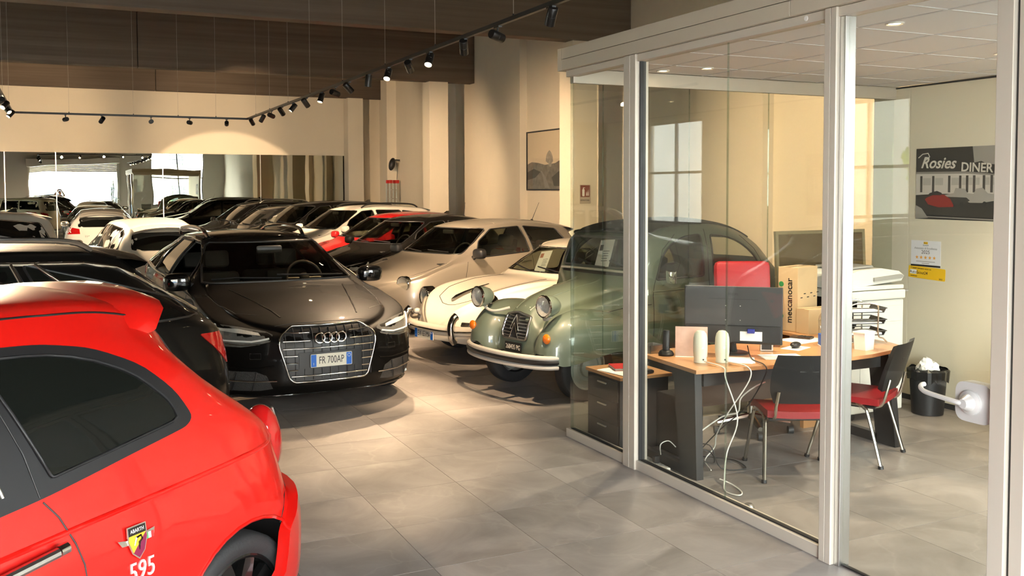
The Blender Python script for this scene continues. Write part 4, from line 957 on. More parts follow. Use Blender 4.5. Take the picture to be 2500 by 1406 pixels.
# ------------------------------------------------------------------ sage-green classic with separate wings
M_SAGE = paint('sage_green_paint', (0.125, 0.155, 0.115), 0, .4)
def make_deuche():
    c = Car('classic_car', 'sage green classic car with separate wings, round lamps and black plate 268435 PG', (3.74, 7.81), 11.5, 3.52,
        top=[(0, .52), (.02, .66), (.06, .76), (.14, .84), (.3, .925), (.6, 1.0), (.92, 1.06), (.97, 1.10), (1.16, 1.46), (1.3, 1.52), (1.6, 1.575), (2.0, 1.595), (2.4, 1.56), (2.8, 1.43), (3.1, 1.22), (3.35, .95), (3.47, .75), (3.52, .5)],
        crown=[(0, .04), (.2, .12), (.9, .10), (1.15, .03), (2, .05), (3.0, .10), (3.5, .1)],
        belt=[(0, .40), (.1, .55), (.3, .70), (.9, .90), (1.1, .98), (2.8, .98), (3.2, .9), (3.52, .4)],
        yb=[(0, .30), (.3, .36), (.9, .52), (1.15, .63), (2.5, .63), (3.1, .57), (3.52, .42)], ymax=[(0, .32), (.3, .39), (.9, .55), (1.2, .665), (2.5, .67), (3.1, .64), (3.52, .5)],
        yt=[(0, .25), (.15, .23), (.3, .23), (.6, .27), (.92, .38), (1.0, .56), (1.16, .56), (1.6, .545), (2.2, .53), (2.8, .50), (3.2, .45), (3.52, .35)], z3=[(0, .45), (1.2, .7), (3, .7), (3.52, .5)], zu=[(0, .36), (.5, .30), (3.2, .3), (3.52, .38)],
        fr=(.12, 4.5), rr=(.35, 2.2), roof_r=.06, bulge=.02, tail=[(0, 0)])
    fw = rounded([(1.20, 1.045), (1.86, 1.045), (1.86, 1.45), (1.62, 1.435), (1.42, 1.37), (1.27, 1.25)], [.02, .03, .04, .08, .08, .08], 2)
    rw = rounded([(2.00, 1.045), (2.76, 1.045), (2.70, 1.17), (2.57, 1.29), (2.38, 1.385), (2.18, 1.43), (2.00, 1.44)], [.03, .03, .06, .08, .08, .08, .03], 2)
    ws = rounded([(-.50, 1.14), (.50, 1.14), (.49, 1.42), (-.49, 1.42)], .04, 3)
    for w in (fw, rw): c.cut('side', w)
    c.cut('front', ws, lim=1.6); c.cut('rear', rounded([(-.38, 1.15), (.38, 1.15), (.34, 1.36), (-.34, 1.36)], .05, 2))
    c.cut('side', c.arch_poly(.38, .33, .33))
    c.finish(M_SAGE)
    for w in (fw, rw):
        for sd in (1, -1): c.panel('side_window', 'side', w, M_GLASSC, .002, sd, skirt=False, dens=.1)
        c.line('window_seal', 'side', w, .011, M_DKGREY, .0, closed=True, both=True)
    c.panel('windscreen', 'front', ws, M_GLASSC, .002, skirt=False, dens=.1); c.line('windscreen_seal', 'front', ws, .014, mat('grey_rubber', (.08, .08, .075), .6), .0, closed=True)
    c.panel('fabric_roof', 'top', rounded([(1.22, -.50), (1.22, .50), (2.0, .49), (2.75, .45), (2.75, -.45), (2.0, -.49)], .05, 2), mat('dark_roof_fabric', (.035, .035, .032), .8, bump=(40, .2)), .012, dens=.07)
    c.line('roof_roll', 'top', [(1.19, -.52), (1.19, 0), (1.19, .52)], .02, mat('dark_roof_fabric', (.035, .035, .032), .8), .01)
    c.line('scuttle_flap', 'front', [(-.52, 1.105), (0, 1.112), (.52, 1.105)], .012, mat('pale_grey_trim', (.55, .52, .46), .5), .008)
    c.panel('air_flap', 'front', [(-.48, 1.075), (.48, 1.075), (.48, 1.10), (-.48, 1.10)], M_BLACK, .004, dens=.08)
    for sd in (1, -1):
        c.line('door_gap', 'side', [(1.14, .36), (1.14, .9), (1.17, 1.0), (1.30, 1.32), (1.5, 1.46)], .004, M_SEAL, .0, sd)
        c.line('door_gap', 'side', [(1.93, .36), (1.93, 1.50)], .004, M_SEAL, .0, sd); c.line('door_gap', 'side', [(2.62, .55), (2.80, .9), (2.83, 1.06), (2.70, 1.28), (2.5, 1.42)], .004, M_SEAL, .0, sd)
        c.line('waist_moulding', 'side', [(1.14, .935), (2.8, .935)], .008, M_SAGE, .0, sd)
        c.line('bonnet_side_gap', 'side', [(.12, .62), (.5, .72), (.9, .80), (1.12, .82)], .004, M_SEAL, .0, sd)
        c.line('bonnet_crease', 'top', [(.10, .10 * sd), (.4, .13 * sd), (.9, .17 * sd)], .012, M_SAGE, -.004)
        # front wing
        tz = pchip([(-.10, .52), (-.06, .62), (0, .70), (.12, .785), (.30, .83), (.5, .815), (.75, .74), (1.0, .63), (1.25, .50)]); bz = pchip([(-.10, .46), (-.06, .40), (.02, .365), (.25, .40), (.6, .44), (.9, .40), (1.25, .40)])
        cy = pchip([(-.10, .50), (.3, .535), (.8, .56), (1.25, .62)]); hw = pchip([(-.10, .05), (-.07, .11), (0, .16), (.12, .195), (.35, .205), (.7, .16), (1.0, .10), (1.25, .035)])
        rows = []
        for i in range(31):
            x = -.10 + 1.35 * (i / 30) ** 1.25; t_, b_, y0, h = tz(x), bz(x), cy(x), hw(x); r_ = []
            for k in range(15):
                a = PI * k / 14; r_.append((x, sd * (y0 + h * math.cos(a) * (1 if math.cos(a) > 0 else 1.15)), b_ + (t_ - b_) * math.sin(a) ** .72))
            rows.append(r_)
        wing = MB().grid(rows); wing.add(rows[0], [tuple(range(15))]).build('front_wing', M_SAGE, c.root, smooth=60)
        for i, (x, yo) in enumerate([(0, 0)]): pass
        wl = [(p[7]) for p in rows]
        # indicator
        MB().sphere((-.075, sd * .56, .60), .028, .045, .045, 16, 10).build('indicator', M_ORANGE, c.root)
        # headlamp on its bracket
        hx, hy, hz = .0, sd * .50, .875
        Mx = frame((hx, hy, hz), (0, -1, 0), (0, 0, 1)) ; Mx = frame((hx - .06, hy, hz), (0, -1, 0), (0, 0, 1))
        hl = MB().lathe([(.092, 0), (.098, -.02), (.095, -.07), (.075, -.13), (.04, -.17), (0, -.18)], 28, Mx).build('headlamp', M_SAGE, c.root)
        MB().lathe([(.086, .008), (.094, .012), (.102, .004), (.102, -.012), (.095, -.014)], 28, Mx).build('lamp_rim', M_CHROME, hl)
        MB().lathe([(0, -.05), (.05, -.03), (.088, .006)], 28, Mx).build('lamp_reflector', M_LAMP, hl)
        MB().lathe([(0, .028), (.05, .02), (.088, .008)], 28, Mx).build('lamp_lens', M_LENS, hl)
        MB().tube(spline([(hx + .02, hy, hz - .09), (hx + .03, sd * .44, hz - .125), (hx + .06, sd * .36, hz - .13), (hx + .16, sd * .28, hz - .10)], 4), .014, 8).build('lamp_bracket', mat('pale_grey_trim', (.55, .52, .46), .5), hl)
        # rear wing
        rows = []
        for i in range(21):
            t = i / 20; x = 2.35 + 1.0 * t; h = math.sin(PI * min(1, t * .93 + .07)) ** .6; r_ = []
            for k in range(9):
                a = PI / 2 * k / 8; r_.append((x, sd * (.64 + .095 * h * math.cos(a)), .36 + .40 * h * math.sin(a) ** .9 + .0))
            rows.append(r_)
        MB().grid(rows).build('rear_wing', M_SAGE, c.root, smooth=60)
    c.wheels(.38, 2.78, .305, .60, .66, .135, 'steel', mat('pale_wheel_disc', (.42, .42, .38), .4), liner=False, tuck=.0)
    # grille with double chevron
    G = [(-.165, .735), (0, .765), (.165, .735), (.185, .58), (.165, .53), (-.165, .53), (-.185, .58)]
    g = c.panel('grille', 'front', G, M_BLACK, .008, dens=.06)
    c.line('grille_frame', 'front', rounded(G, .02, 2), .012, M_ALU, .012, closed=True, parent=g)
    for i in range(7):
        z = .555 + i * .029; w = .17; c.line('grille_bar', 'front', [(-w, z), (-.05 + .01 * i if False else -.045, z)], .005, M_ALU, .012, parent=g); c.line('grille_bar', 'front', [(.045, z), (w, z)], .005, M_ALU, .012, parent=g)
    for z0 in (.535, .605): c.line('chevron', 'front', [(-.065, z0), (0, z0 + .135), (.065, z0)], .0075, M_CHROME, .016, parent=g)
    px = c.hit('front', 0, .46)[0].x; c.plate(px - .014, 0, .455, '268435 PG', .24, .085, black=True, tsx=.78, sz=.062)
    # bumper: two pale blades with a dark strip between
    mb = [(.06, -.64), (-.02, -.60), (-.09, -.48), (-.145, -.28), (-.165, 0), (-.145, .28), (-.09, .48), (-.02, .60), (.06, .64)]
    bl = spline([(x - .07, y, .40) for x, y in mb], 6)
    M_BUMP = mat('pale_grey_trim', (.55, .52, .46), .5)
    bo = MB().tube([p + Vector((0, 0, .035)) for p in bl], .023, 10).build('bumper', M_BUMP, c.root)
    MB().tube([p + Vector((0, 0, -.045)) for p in bl], .020, 10).build('lower_blade', M_BUMP, bo); MB().tube(bl, .026, 8).build('rubber_strip', M_BLACK, bo)
    MB().box(-.05, .3, -.26, .26, .30, .40).build('front_valance', M_SAGE, c.root, smooth=None); MB().box(-.20, .1, -.2, -.16, .38, .41).build('bumper_arm', M_BLACK, bo, smooth=None); MB().box(-.20, .1, .16, .2, .38, .41).build('bumper_arm', M_BLACK, bo, smooth=None)
    # chrome square mirror and wipers, notice behind the windscreen
    mr = MB().box(1.20, 1.23, -.86, -.74, 1.02, 1.14, .012).build('door_mirror', M_CHROME, c.root); MB().tube([(1.215, -.76, 1.04), (1.26, -.64, .98)], .006, 6).build('mirror_arm', M_CHROME, mr)
    c.wiper('front', [(.05, 1.155), (.28, 1.20)]); c.wiper('front', [(-.42, 1.155), (-.18, 1.20)])
    Mx = frame((1.13, -.10, 1.285), (0, -1, 0), (-.45, 0, 1)); sh = MB().box(-.10, .10, -.14, .14, 0, .003, 0, frame((1.045, -.08, 1.27), (0, -1, .08), (.42, 0, 1))).build('price_sheet', M_PAPER, c.root, smooth=None)
    Mq = frame((1.040, -.08, 1.27), (0, -1, .08), (.42, 0, 1))
    for k in range(5): MB().box(-.02, .07 - .01 * (k % 2), .02 - k * .025, .026 - k * .025, .0032, .0036, 0, Mq).build('sheet_text', M_DKGREY, sh, smooth=None)
    MB().box(-.08, -.035, .03, .09, .0032, .0036, 0, Mq).build('sheet_photo', M_DKGREY, sh, smooth=None)
    c.cabin(1.15, 2.9, .56, .36, .95); c.seats(1.75, .27, .42, .55, w=.5, m=mat('grey_seat', (.06, .06, .055), .8)); c.steering(1.38, -.27, .98)
    return c
make_deuche()
# ------------------------------------------------------------------ cream classic coupe
M_IVORY = paint('ivory_paint', (0.80, 0.73, 0.60), 0, .35)
def make_coupe():
    c = Car('classic_coupe', 'ivory classic coupe with round headlamps and plate EW 651MA', (3.66, 9.72), 13.0, 3.95,
        top=[(0, .38), (.03, .47), (.10, .55), (.25, .64), (.5, .735), (.8, .80), (1.1, .85), (1.38, .89), (1.5, .99), (1.85, 1.235), (2.1, 1.295), (2.4, 1.305), (2.8, 1.245), (3.2, 1.07), (3.6, .82), (3.8, .64), (3.95, .4)],
        crown=[(0, .0), (.15, -.05), (.4, -.07), (.8, -.045), (1.2, .0), (1.45, .05), (2, .055), (2.8, .07), (3.5, .06), (3.95, .02)],
        belt=[(0, .34), (.15, .50), (.35, .66), (.8, .73), (1.4, .79), (2.5, .83), (3.2, .76), (3.95, .34)],
        yb=[(0, .62), (.4, .72), (1.3, .745), (2.8, .72), (3.5, .6), (3.95, .45)], ymax=[(0, .70), (.5, .80), (1.2, .82), (2.8, .835), (3.5, .80), (3.95, .65)],
        yt=[(0, .50), (.3, .57), (.8, .585), (1.35, .60), (1.5, .585), (1.9, .47), (2.5, .455), (3, .44), (3.6, .4), (3.95, .3)], z3=[(0, .36), (.5, .52), (3, .52), (3.95, .36)], zu=[(0, .26), (.4, .20), (3.4, .2), (3.95, .3)],
        fr=(.6, 2.2), rr=(.8, 2.1), roof_r=.07, bow=.04)
    ws = rounded([(-.575, .92), (.575, .92), (.47, 1.19), (-.47, 1.19)], .05, 3)
    sw = rounded([(1.62, .86), (2.45, .865), (2.42, 1.20), (2.05, 1.215), (1.85, 1.14)], .04, 3); qw = rounded([(2.52, .87), (2.95, .88), (2.78, 1.10), (2.50, 1.19)], .05, 3)
    c.cut('front', ws, lim=2.1)
    for w in (sw, qw): c.cut('side', w)
    for x in (.80, 2.90): c.cut('side', c.arch_poly(x, .335, .31))
    c.finish(M_IVORY)
    c.panel('windscreen', 'front', ws, M_GLASSC, .002, skirt=False, dens=.1); c.line('windscreen_trim', 'front', ws, .011, M_CHROME, .0, closed=True)
    for w in (sw, qw):
        for sd in (1, -1): c.panel('side_window', 'side', w, M_GLASSC, .002, sd, skirt=False, dens=.1)
        c.line('window_trim', 'side', w, .008, M_CHROME, .0, closed=True, both=True)
    for sd in (1, -1):
        p, n = c.hit('front', .585 * sd, .655); d = Vector((-.94, 0, .30)).normalized(); d = Vector((-.95, sd * .10, .28)).normalized()
        Mx = frame(p + d * .005, d.cross(Vector((0, 0, 1))) * -1, (0, 0, 1)); Mx = frame(p + d * .0, Vector((0, 0, 1)).cross(d), (0, 0, 1))
        h = MB().lathe([(.120, -.10), (.120, .0), (.115, .012), (.105, .018), (.096, .010)], 32, Mx).build('headlamp', M_CHROME, c.root)
        MB().lathe([(0, -.06), (.055, -.035), (.098, .008)], 32, Mx).build('lamp_reflector', M_LAMP, h); MB().lathe([(0, .034), (.05, .027), (.098, .010)], 32, Mx).build('lamp_lens', M_LENS, h)
        gp = c.panel('horn_grille', 'front', rounded([(y * sd, z) for y, z in ((.40, .43), (.55, .43), (.55, .475), (.40, .475))], .012, 3), M_BLACK, .004, dens=.05)
        for z in (.442, .453, .464): c.line('grille_bar', 'front', [(.405 * sd, z), (.545 * sd, z)], .003, M_CHROME, .008, parent=gp)
        q = c.hit('front', .64 * sd, .47)[0]; MB().sphere((q.x - .03, q.y, .49), .05, .035, .035, 14, 10).build('indicator', M_LAMP, c.root)
        c.line('door_gap', 'side', [(1.55, .3), (1.52, .6), (1.56, .82)], .003, M_SEAL, .0, sd); c.line('door_gap', 'side', [(2.48, .3), (2.48, .85)], .003, M_SEAL, .0, sd)
    c.line('bonnet_gap', 'top', [(1.30, -.40), (.9, -.45), (.5, -.40), (.30, -.30), (.22, -.12), (.21, 0), (.22, .12), (.30, .30), (.5, .40), (.9, .45), (1.30, .40)], .004, mat('shut_line_brown', (.05, .03, .02), .7), .0)
    hp = c.on('top', [(.27, 0), (.33, 0), (.45, 0), (.60, 0), (.78, 0)], .012); MB().tube([(p.x, 0, p.z + .01) for p in hp], [.018, .028, .02, .012, .005], 10).build('bonnet_handle', M_CHROME, c.root)
    # bumper with chrome bead, two overriders with tubes
    mb = spline([(.36, -.80, .40), (.16, -.72, .40), (.02, -.50, .39), (-.05, -.22, .385), (-.06, 0, .385), (-.05, .22, .385), (.02, .50, .39), (.16, .72, .40), (.36, .80, .40)], 6)
    rows = []
    for p in mb: rows.append([p + Vector(q) for q in ((.02, 0, .055), (-.02, 0, .05), (-.035, 0, .02), (-.038, 0, -.02), (-.02, 0, -.05), (.02, 0, -.055))])
    bo = MB().grid(rows).build('bumper', M_IVORY, c.root, smooth=60)
    MB().tube([p + Vector((-.036, 0, .0)) for p in mb], .012, 8).build('bumper_bead', M_CHROME, bo)
    for y in (.46, -.46):
        q = min(mb, key=lambda p: abs(p.y - y))
        MB().tube(spline([(q.x - .02, q.y, .27), (q.x - .06, q.y, .32), (q.x - .075, q.y, .40), (q.x - .07, q.y, .47), (q.x - .04, q.y, .53), (q.x + .0, q.y, .555)], 4), [.025] + [.04] * 18 + [.045, .03], 12).build('overrider', M_CHROME, bo)
    MB().tube(spline([(.05, .46, .53), (.06, .60, .52), (.14, .70, .50), (.22, .74, .45)], 4), .014, 8).build('bumper_hoop', M_CHROME, bo)
    c.plate(-.09, .03, .325, 'EW 651MA', tsx=.6, sz=.085)
    c.wheels(.80, 2.90, .31, .745, .66, .165, 'steel', M_CHROME, tuck=.03, arch=1.08)
    c.wiper('front', [(.05, .925), (.42, .975)]); c.wiper('front', [(-.45, .925), (-.05, .97)])
    red = mat('tan_red_leather', (.22, .03, .02), .5)
    c.cabin(1.55, 3.0, .62, .30, .84, mat('brown_cabin', (.06, .03, .02), .7)); c.seats(2.15, .30, .36, .52, m=red, w=.44); c.steering(1.80, -.30, .86)
    Mq = frame((1.64, .06, 1.02), (0, -1, .12), (.62, 0, 1)); sh = MB().box(-.105, .105, -.15, .15, 0, .003, 0, Mq).build('price_sheet', M_PAPER, c.root, smooth=None)
    for k in range(5): MB().box(-.01, .08 - .01 * (k % 2), .03 - k * .022, .035 - k * .022, .0032, .0036, 0, Mq).build('sheet_text', M_DKGREY, sh, smooth=None)
    MB().box(-.09, -.03, .06, .12, .0032, .0036, 0, Mq).build('sheet_photo', mat('faded_red_print', (.45, .18, .12), .7), sh, smooth=None)
    return c
make_coupe()
# ------------------------------------------------------------------ modern hatchbacks and SUVs from one adjustable plan
def modern(name, label, loc, rot, pm, L=4.0, W=1.70, H=1.48, cowl=(1.0, .98), head=1.72, hood=.72, tail='hatch', glassm=None, see=True, doors=5, rails=None, fin=None, antenna=None, lamps='modern', nose_grille=True, mirrorm=None, chrome=False, group=None, wheelr=.31, belt_up=.06, roofm=None, lampm=None, nx=66, ny=3, tl=0.0):
    h = H; w = W / 2; cx, cz = cowl; R = wheelr; xf, xr = .82 * L / 4.0, L - .72 * L / 4.0
    if tail == 'suv': rear = [(L - .55, h - .045), (L - .30, h - .10), (L - .22, h - .19), (L - .10, cz + .06), (L - .04, cz - .12), (L, .55)]
    elif tail == 'wagon': rear = [(L - 1.05, h - .03), (L - .80, h - .075), (L - .68, h - .16), (L - .30, cz + .12), (L - .10, cz + .0), (L - .03, cz - .14), (L, .55)]
    elif tail == 'coupe': rear = [(L - 1.1, h - .05), (L - .70, h - .16), (L - .35, cz + .06), (L - .12, cz - .04), (L - .04, cz - .15), (L, .55)]
    else: rear = [(L - .65, h - .055), (L - .40, h - .12), (L - .32, h - .20), (L - .14, cz + .03), (L - .05, cz - .14), (L, .55)]
    top = [(0, hood - .12), (.03, hood - .05), (.12, hood), (.35, hood + .07), (.65 * cx, cz - .09), (cx, cz), (cx + .12, cz + .06), ((cx + head) / 2 + .02, (cz + h - .07) / 2 + .02), (head, h - .075), (head + .35, h - .02), (head + .8, h)] + rear
    c = Car(name, label, loc, rot, L, top=top, crown=[(0, .03), (.4, .06), (cx, .05), (head, .045), (L - .7, .05), (L, .04)],
        belt=[(0, hood - .2), (.2, hood - .06), (.6 * cx, cz - .14), (cx, cz - .06), (cx + 1, cz - .03), (L - .8, cz + belt_up - .03), (L - .3, cz - .02), (L, .5)],
        yb=[(0, w * .84), (xf, w * .945), (cx + .5, w * .935), (L - 1, w * .92), (L, w * .82)], ymax=[(0, w * .92), (xf, w), (L / 2, w), (L - .8, w), (L, w * .93)],
        yt=[(0, w * .6), (cx * .9, w * .80), (cx + .1, w * .76), (head, w * .635), (L / 2 + .3, w * .635), (L - .7, w * .59), (L - .2, w * .66), (L, w * .66)], z3=[(0, .45), (1, .6), (L - .5, .62), (L, .48)],
        zu=[(0, .22), (.4, .19), (L - .4, .2), (L, .3)], fr=(.55, 2.35), rr=(.45, 2.5), bow=.05, nx=nx, ny=ny, group=group)
    gm = glassm or M_GLASSD
    wz = cz + .045; yw0 = w * .745; yw1 = w * .615
    ws = rounded([(-yw0, wz), (yw0, wz), ((yw0 + yw1) / 2 + .012, (wz + h - .10) / 2), (yw1, h - .115), (-yw1, h - .115), (-(yw0 + yw1) / 2 - .012, (wz + h - .10) / 2)], .03, 2)
    zb = lambda x: c.belt(x) + .04
    zt = lambda x: c.top(x) - c.crown(x) - .055
    ax = cx + .38; bx = cx + 1.28 if doors == 5 else cx + 1.45; dx = bx + .78 if doors == 5 else L - .55
    f1 = [(ax, zb(ax)), (bx - .03, zb(bx)), (bx - .05, zt(bx)), (head + .22, zt(head + .25)), ((ax + head) / 2 + .06, (zb(ax) + zt(head + .2)) / 2 + .03)]
    dxe = min(dx, L - .62)
    f2 = [(bx + .05, zb(bx)), (dxe, zb(dxe)), (dxe - .10, zt(dxe - .1) - .01), (bx + .03, zt(bx))]
    sws = [rounded(f1, .03, 2), rounded(f2, .03, 2)]
    if doors == 5 and L - .42 - dxe > .25:
        q = L - .36
        sws.append(rounded([(dxe + .06, zb(dxe)), (q, zb(q) + .03), (q - .12, zt(L - .55) - .05), (dxe - .04, zt(dxe) - .01)], .03, 2))
    if see:
        c.cut('front', ws, lim=head + .5)
        for p in sws: c.cut('side', p)
    for x in (xf, xr): c.cut('side', c.arch_poly(x, R + .035, k=10))
    c.finish(pm)
    c.panel('windscreen', 'front', ws, gm if see else M_GLASSB, .002, skirt=False, dens=.1)
    c.line('windscreen_seal', 'front', ws, .010, M_BLACK, .0, closed=True, dens=.1)
    for p in sws:
        for sd in (1, -1): c.panel('side_window', 'side', p, gm if see else M_GLASSB, .003, sd, skirt=not see, dens=.12)
        c.line('window_seal', 'side', p, .010, M_CHROME if chrome else M_BLACK, .0, closed=True, both=True, dens=.1)
    rwz = cz + .05
    rw = rounded([(-w * .62, rwz), (w * .62, rwz), (w * .56, h - .20), (-w * .56, h - .20)], .05, 2)
    c.panel('rear_window', 'rear', rw, M_GLASSB, .004, dens=.12)
    c.wheels(xf, xr, R, w - .015, .72, .2, 'spoke5', M_ALU, arch=1.1)
    if roofm: c.panel('roof_skin', 'top', [(head + .05, -w * .56), (head + .05, w * .56), (L - .6, w * .54), (L - .6, -w * .54)], roofm, .004, dens=.12)
    lm = lampm or M_LAMP
    for sd in (1, -1):
        if lamps == 'round':
            p, n = c.hit('front', w * .70 * sd, hood - .05); d = Vector((-.9, sd * .25, .38)).normalized(); Mx = frame(p, Vector((0, 0, 1)).cross(d), (0, 0, 1))
            hl = MB().lathe([(.10, -.06), (.10, .005), (.092, .012)], 24, Mx).build('headlamp', M_CHROME, c.root); MB().lathe([(0, -.03), (.06, -.02), (.09, .004)], 24, Mx).build('lamp_reflector', lm, hl); MB().lathe([(0, .03), (.05, .024), (.092, .010)], 24, Mx).build('lamp_lens', M_LENS, hl)
        else:
            c.panel('headlamp', 'front', [(y * w * sd, z) for y, z in ((.50, hood - .10), (.72, hood - .02), (.93, hood + .03), (.95, hood - .06), (.86, hood - .12), (.6, hood - .14))], lm, .005, dens=.06)
        if tail == 'wagon': c.panel('tail_lamp', 'side', rounded([(L - .46, cz - .06), (L - .14, cz - .07), (L - .20, cz - .30)], .02, 3), M_RED, .008, sd, dens=.05)
        else: c.panel('tail_lamp', 'rear', [(y * w * sd, z) for y, z in ((.55, cz - .19 + tl), (.94, cz - .20 + tl), (.93, cz - .02 + tl), (.80, cz - .03 + tl), (.57, cz - .07 + tl))], M_RED, .005, dens=.06)
        c.line('door_gap', 'side', [(bx, .3), (bx, zb(bx) - .02)], .003, M_SEAL, .0, sd); c.line('door_gap', 'side', [(cx + .18, .32), (cx + .14, .7), (cx + .22, zb(cx + .2) - .04)], .003, M_SEAL, .0, sd)
        c.line('bonnet_gap', 'top', [(.35, w * .62 * sd), (.6 * cx, w * .74 * sd), (cx * .95, w * .79 * sd)], .003, M_SEAL, .0)
        c.line('door_handle', 'side', [(bx - .22, c.belt(bx) - .09), (bx - .06, c.belt(bx) - .085)], .013, pm, .02, sd)
    if nose_grille: c.panel('grille', 'front', rounded([(-w * .42, hood - .16), (w * .42, hood - .16), (w * .38, hood - .28), (-w * .38, hood - .28)], .03, 2), M_BLACK, .005, dens=.1)
    c.panel('lower_intake', 'front', rounded([(-w * .55, .26), (w * .55, .26), (w * .5, .38), (-w * .5, .38)], .03, 2), M_BLACK, .005, dens=.1)
    c.wiper('front', [(-yw0 * .75, wz + .01), (-.05, wz + .03)]); c.wiper('front', [(.05, wz + .005), (yw0 * .75, wz + .03)])
    c.mirror(cx + .32, w + .07, cz + .06, mirrorm or pm, (.11, .19, .13))
    if rails:
        for sd in (1, -1):
            o_ = .42 if tail == 'wagon' else 0
            pts = [(head + .25, sd * w * .56, h - .06), (head + .40, sd * w * .58, h + .01), (head + .8, sd * w * .585, h + .035), (L - 1.1 - o_, sd * w * .57, h + .025), (L - .75 - o_, sd * w * .54, h - .0), (L - .6 - o_, sd * w * .52, h - .06)]
            MB().tube(spline(pts, 4), .018, 8).build('roof_rail', rails, c.root)
    if fin: p = c.hit('top', L - .62, 0)[0]; MB().prism([(p.x - .09, p.z - .01), (p.x + .07, p.z - .01), (p.x + .06, p.z + .055), (p.x + .02, p.z + .05)], 'y', -.018, .018).build('aerial_fin', M_GLOSSBLK, c.root, smooth=None)
    if antenna:
        ax_, dx_, dz_ = antenna; p = c.hit('top', ax_, 0)[0]; an = MB().sphere((p.x, 0, p.z), .03, .02, .02, 10, 8).build('aerial_base', M_BLACK, c.root); MB().tube([(p.x, 0, p.z), (p.x + dx_, 0, p.z + dz_)], [.005, .003], 6).build('aerial', M_BLACK, an)
    if tail != 'coupe':
        sp = []
        for i in range(7):
            y = (-1 + i / 3) * w * .56; o_ = .40 if tail == 'wagon' else 0; z = c.hit('top', L - .50 - o_, y)[0].z; sp.append([(L - .50 - o_, y, z), (L - .36 - o_, y, z - .012), (L - .24 - o_, y, z - .04), (L - .26 - o_, y, z - .06), (L - .42 - o_, y, z - .10)])
        MB().grid(sp).build('roof_spoiler', pm, c.root, smooth=50)
    if see:
        c.cabin(cx + .1, L - .5, w * .76, .32, cz - .04); c.seats(cx + .95, w * .42, .42); c.seats(cx + 1.75, w * .42, .42, .5, w=.5); c.steering(cx + .5, -w * .42, cz)
        MB().box(head - .10, head - .06, -.11, .11, h - .20, h - .14, .015).build('rear_view_mirror', M_DKGREY, c.root)
    return c
M_SILVER = paint('silver_metallic_paint', (.50, .44, .36), .65, .32); M_WHITE = paint('white_paint', (.78, .74, .66), 0, .35); M_BLACKP = paint('black_paint', (.005, .0045, .004), 0, .5)
M_CRED = paint('crimson_paint', (.45, .006, .008), 0, .35); M_ANTH = paint('anthracite_paint', (.025, .024, .022), .3, .4)
G_ROW = 'modern cars parked in the right-hand row'
modern('hatchback_car', 'silver three-door hatchback with long roof aerial beside the ivory coupe', (3.56, 12.0), 19, M_SILVER, 3.83, 1.66, 1.47, (.92, .98), 1.55, .74, doors=3, antenna=(3.15, .16, .27), lamps='round', mirrorm=M_BLACK, see=True, glassm=glass('mid_car_glass', (.42, .44, .38), .07), group=G_ROW, wheelr=.29)
modern('hatchback_car', 'black small hatchback with upright aerial between the silver and red cars', (3.62, 14.85), 19, M_BLACKP, 3.75, 1.68, 1.47, (.98, .97), 1.68, .74, antenna=(3.15, .03, .25), see=True, glassm=glass('mid_car_glass', (.42, .44, .38), .07), group=G_ROW, wheelr=.29)
modern('hatchback_car', 'crimson hatchback with grey front pillars behind the black small hatchback', (3.85, 17.2), 17, M_CRED, 4.1, 1.74, 1.46, (1.1, .95), 1.85, .72, fin=True, glassm=glass('mid_car_glass', (.42, .44, .38), .07), group=G_ROW)
modern('crossover_car', 'white crossover with black roof rails beyond the crimson hatchback', (3.72, 19.8), 16, M_WHITE, 4.2, 1.78, 1.56, (1.1, 1.02), 1.85, .78, 'suv', rails=M_BLACK, glassm=glass('mid_car_glass', (.42, .44, .38), .07), group=G_ROW, wheelr=.33)
blk = modern('suv_car', 'black SUV with a price sheet on its dashboard beyond the white crossover', (3.3, 22.0), 15, M_BLACKP, 4.4, 1.85, 1.63, (1.15, 1.08), 1.9, .84, 'suv', fin=True, antenna=None, see=True, glassm=glass('mid_car_glass', (.42, .44, .38), .07), chrome=False, group=G_ROW, wheelr=.35)
Mq = frame((1.42, .42, 1.17), (0, -1, .2), (.7, 0, 1)); MB().box(-.11, .11, -.14, .14, 0, .003, 0, Mq).build('price_sheet', M_PAPER, blk.root, smooth=None)
modern('hatchback_car', 'dark brown hatchback next to last in the right row', (3.0, 24.1), 14, M_ANTH, 4.0, 1.72, 1.50, (1.0, .98), 1.75, .74, see=False, group=G_ROW)
modern('crossover_car', 'dark crossover last in the right row by the mirror', (2.7, 26.2), 13, M_BLACKP, 4.2, 1.78, 1.60, (1.1, 1.02), 1.9, .78, 'suv', rails=M_ALU, fin=True, see=False, group=G_ROW, wheelr=.33)
# left side of the hall
est = modern('estate_car', 'black estate car with silver roof rails behind the red hatchback', (-3.50, 5.52), 26, M_BLACKP, 4.88, 1.84, 1.57, (1.35, .98), 2.1, .76, 'wagon', rails=M_ALU, see=False, chrome=False, fin=True, wheelr=.34, nx=80, ny=4, tl=.06)
est.line('window_line_trim', 'side', [(1.5, 1.04), (1.85, 1.27), (2.2, 1.42), (2.6, 1.455), (3.2, 1.455), (3.75, 1.43), (3.98, 1.39), (4.3, 1.22), (4.62, 1.04)], .014, M_CHROME, .004, both=True)
est.line('pillar_trim', 'side', [(3.30, 1.45), (3.38, 1.05)], .012, M_CHROME, .006, both=True)
est.line('pillar_trim', 'side', [(3.44, 1.445), (3.85, 1.05)], .012, M_CHROME, .006, both=True)
modern('hatchback_car', 'white hatchback seen from behind beyond the black four-ring estate', (0.95, 18.3), -82, M_WHITE, 3.7, 1.66, 1.47, (.95, .97), 1.6, .74, see=False, group='white cars at the back left')
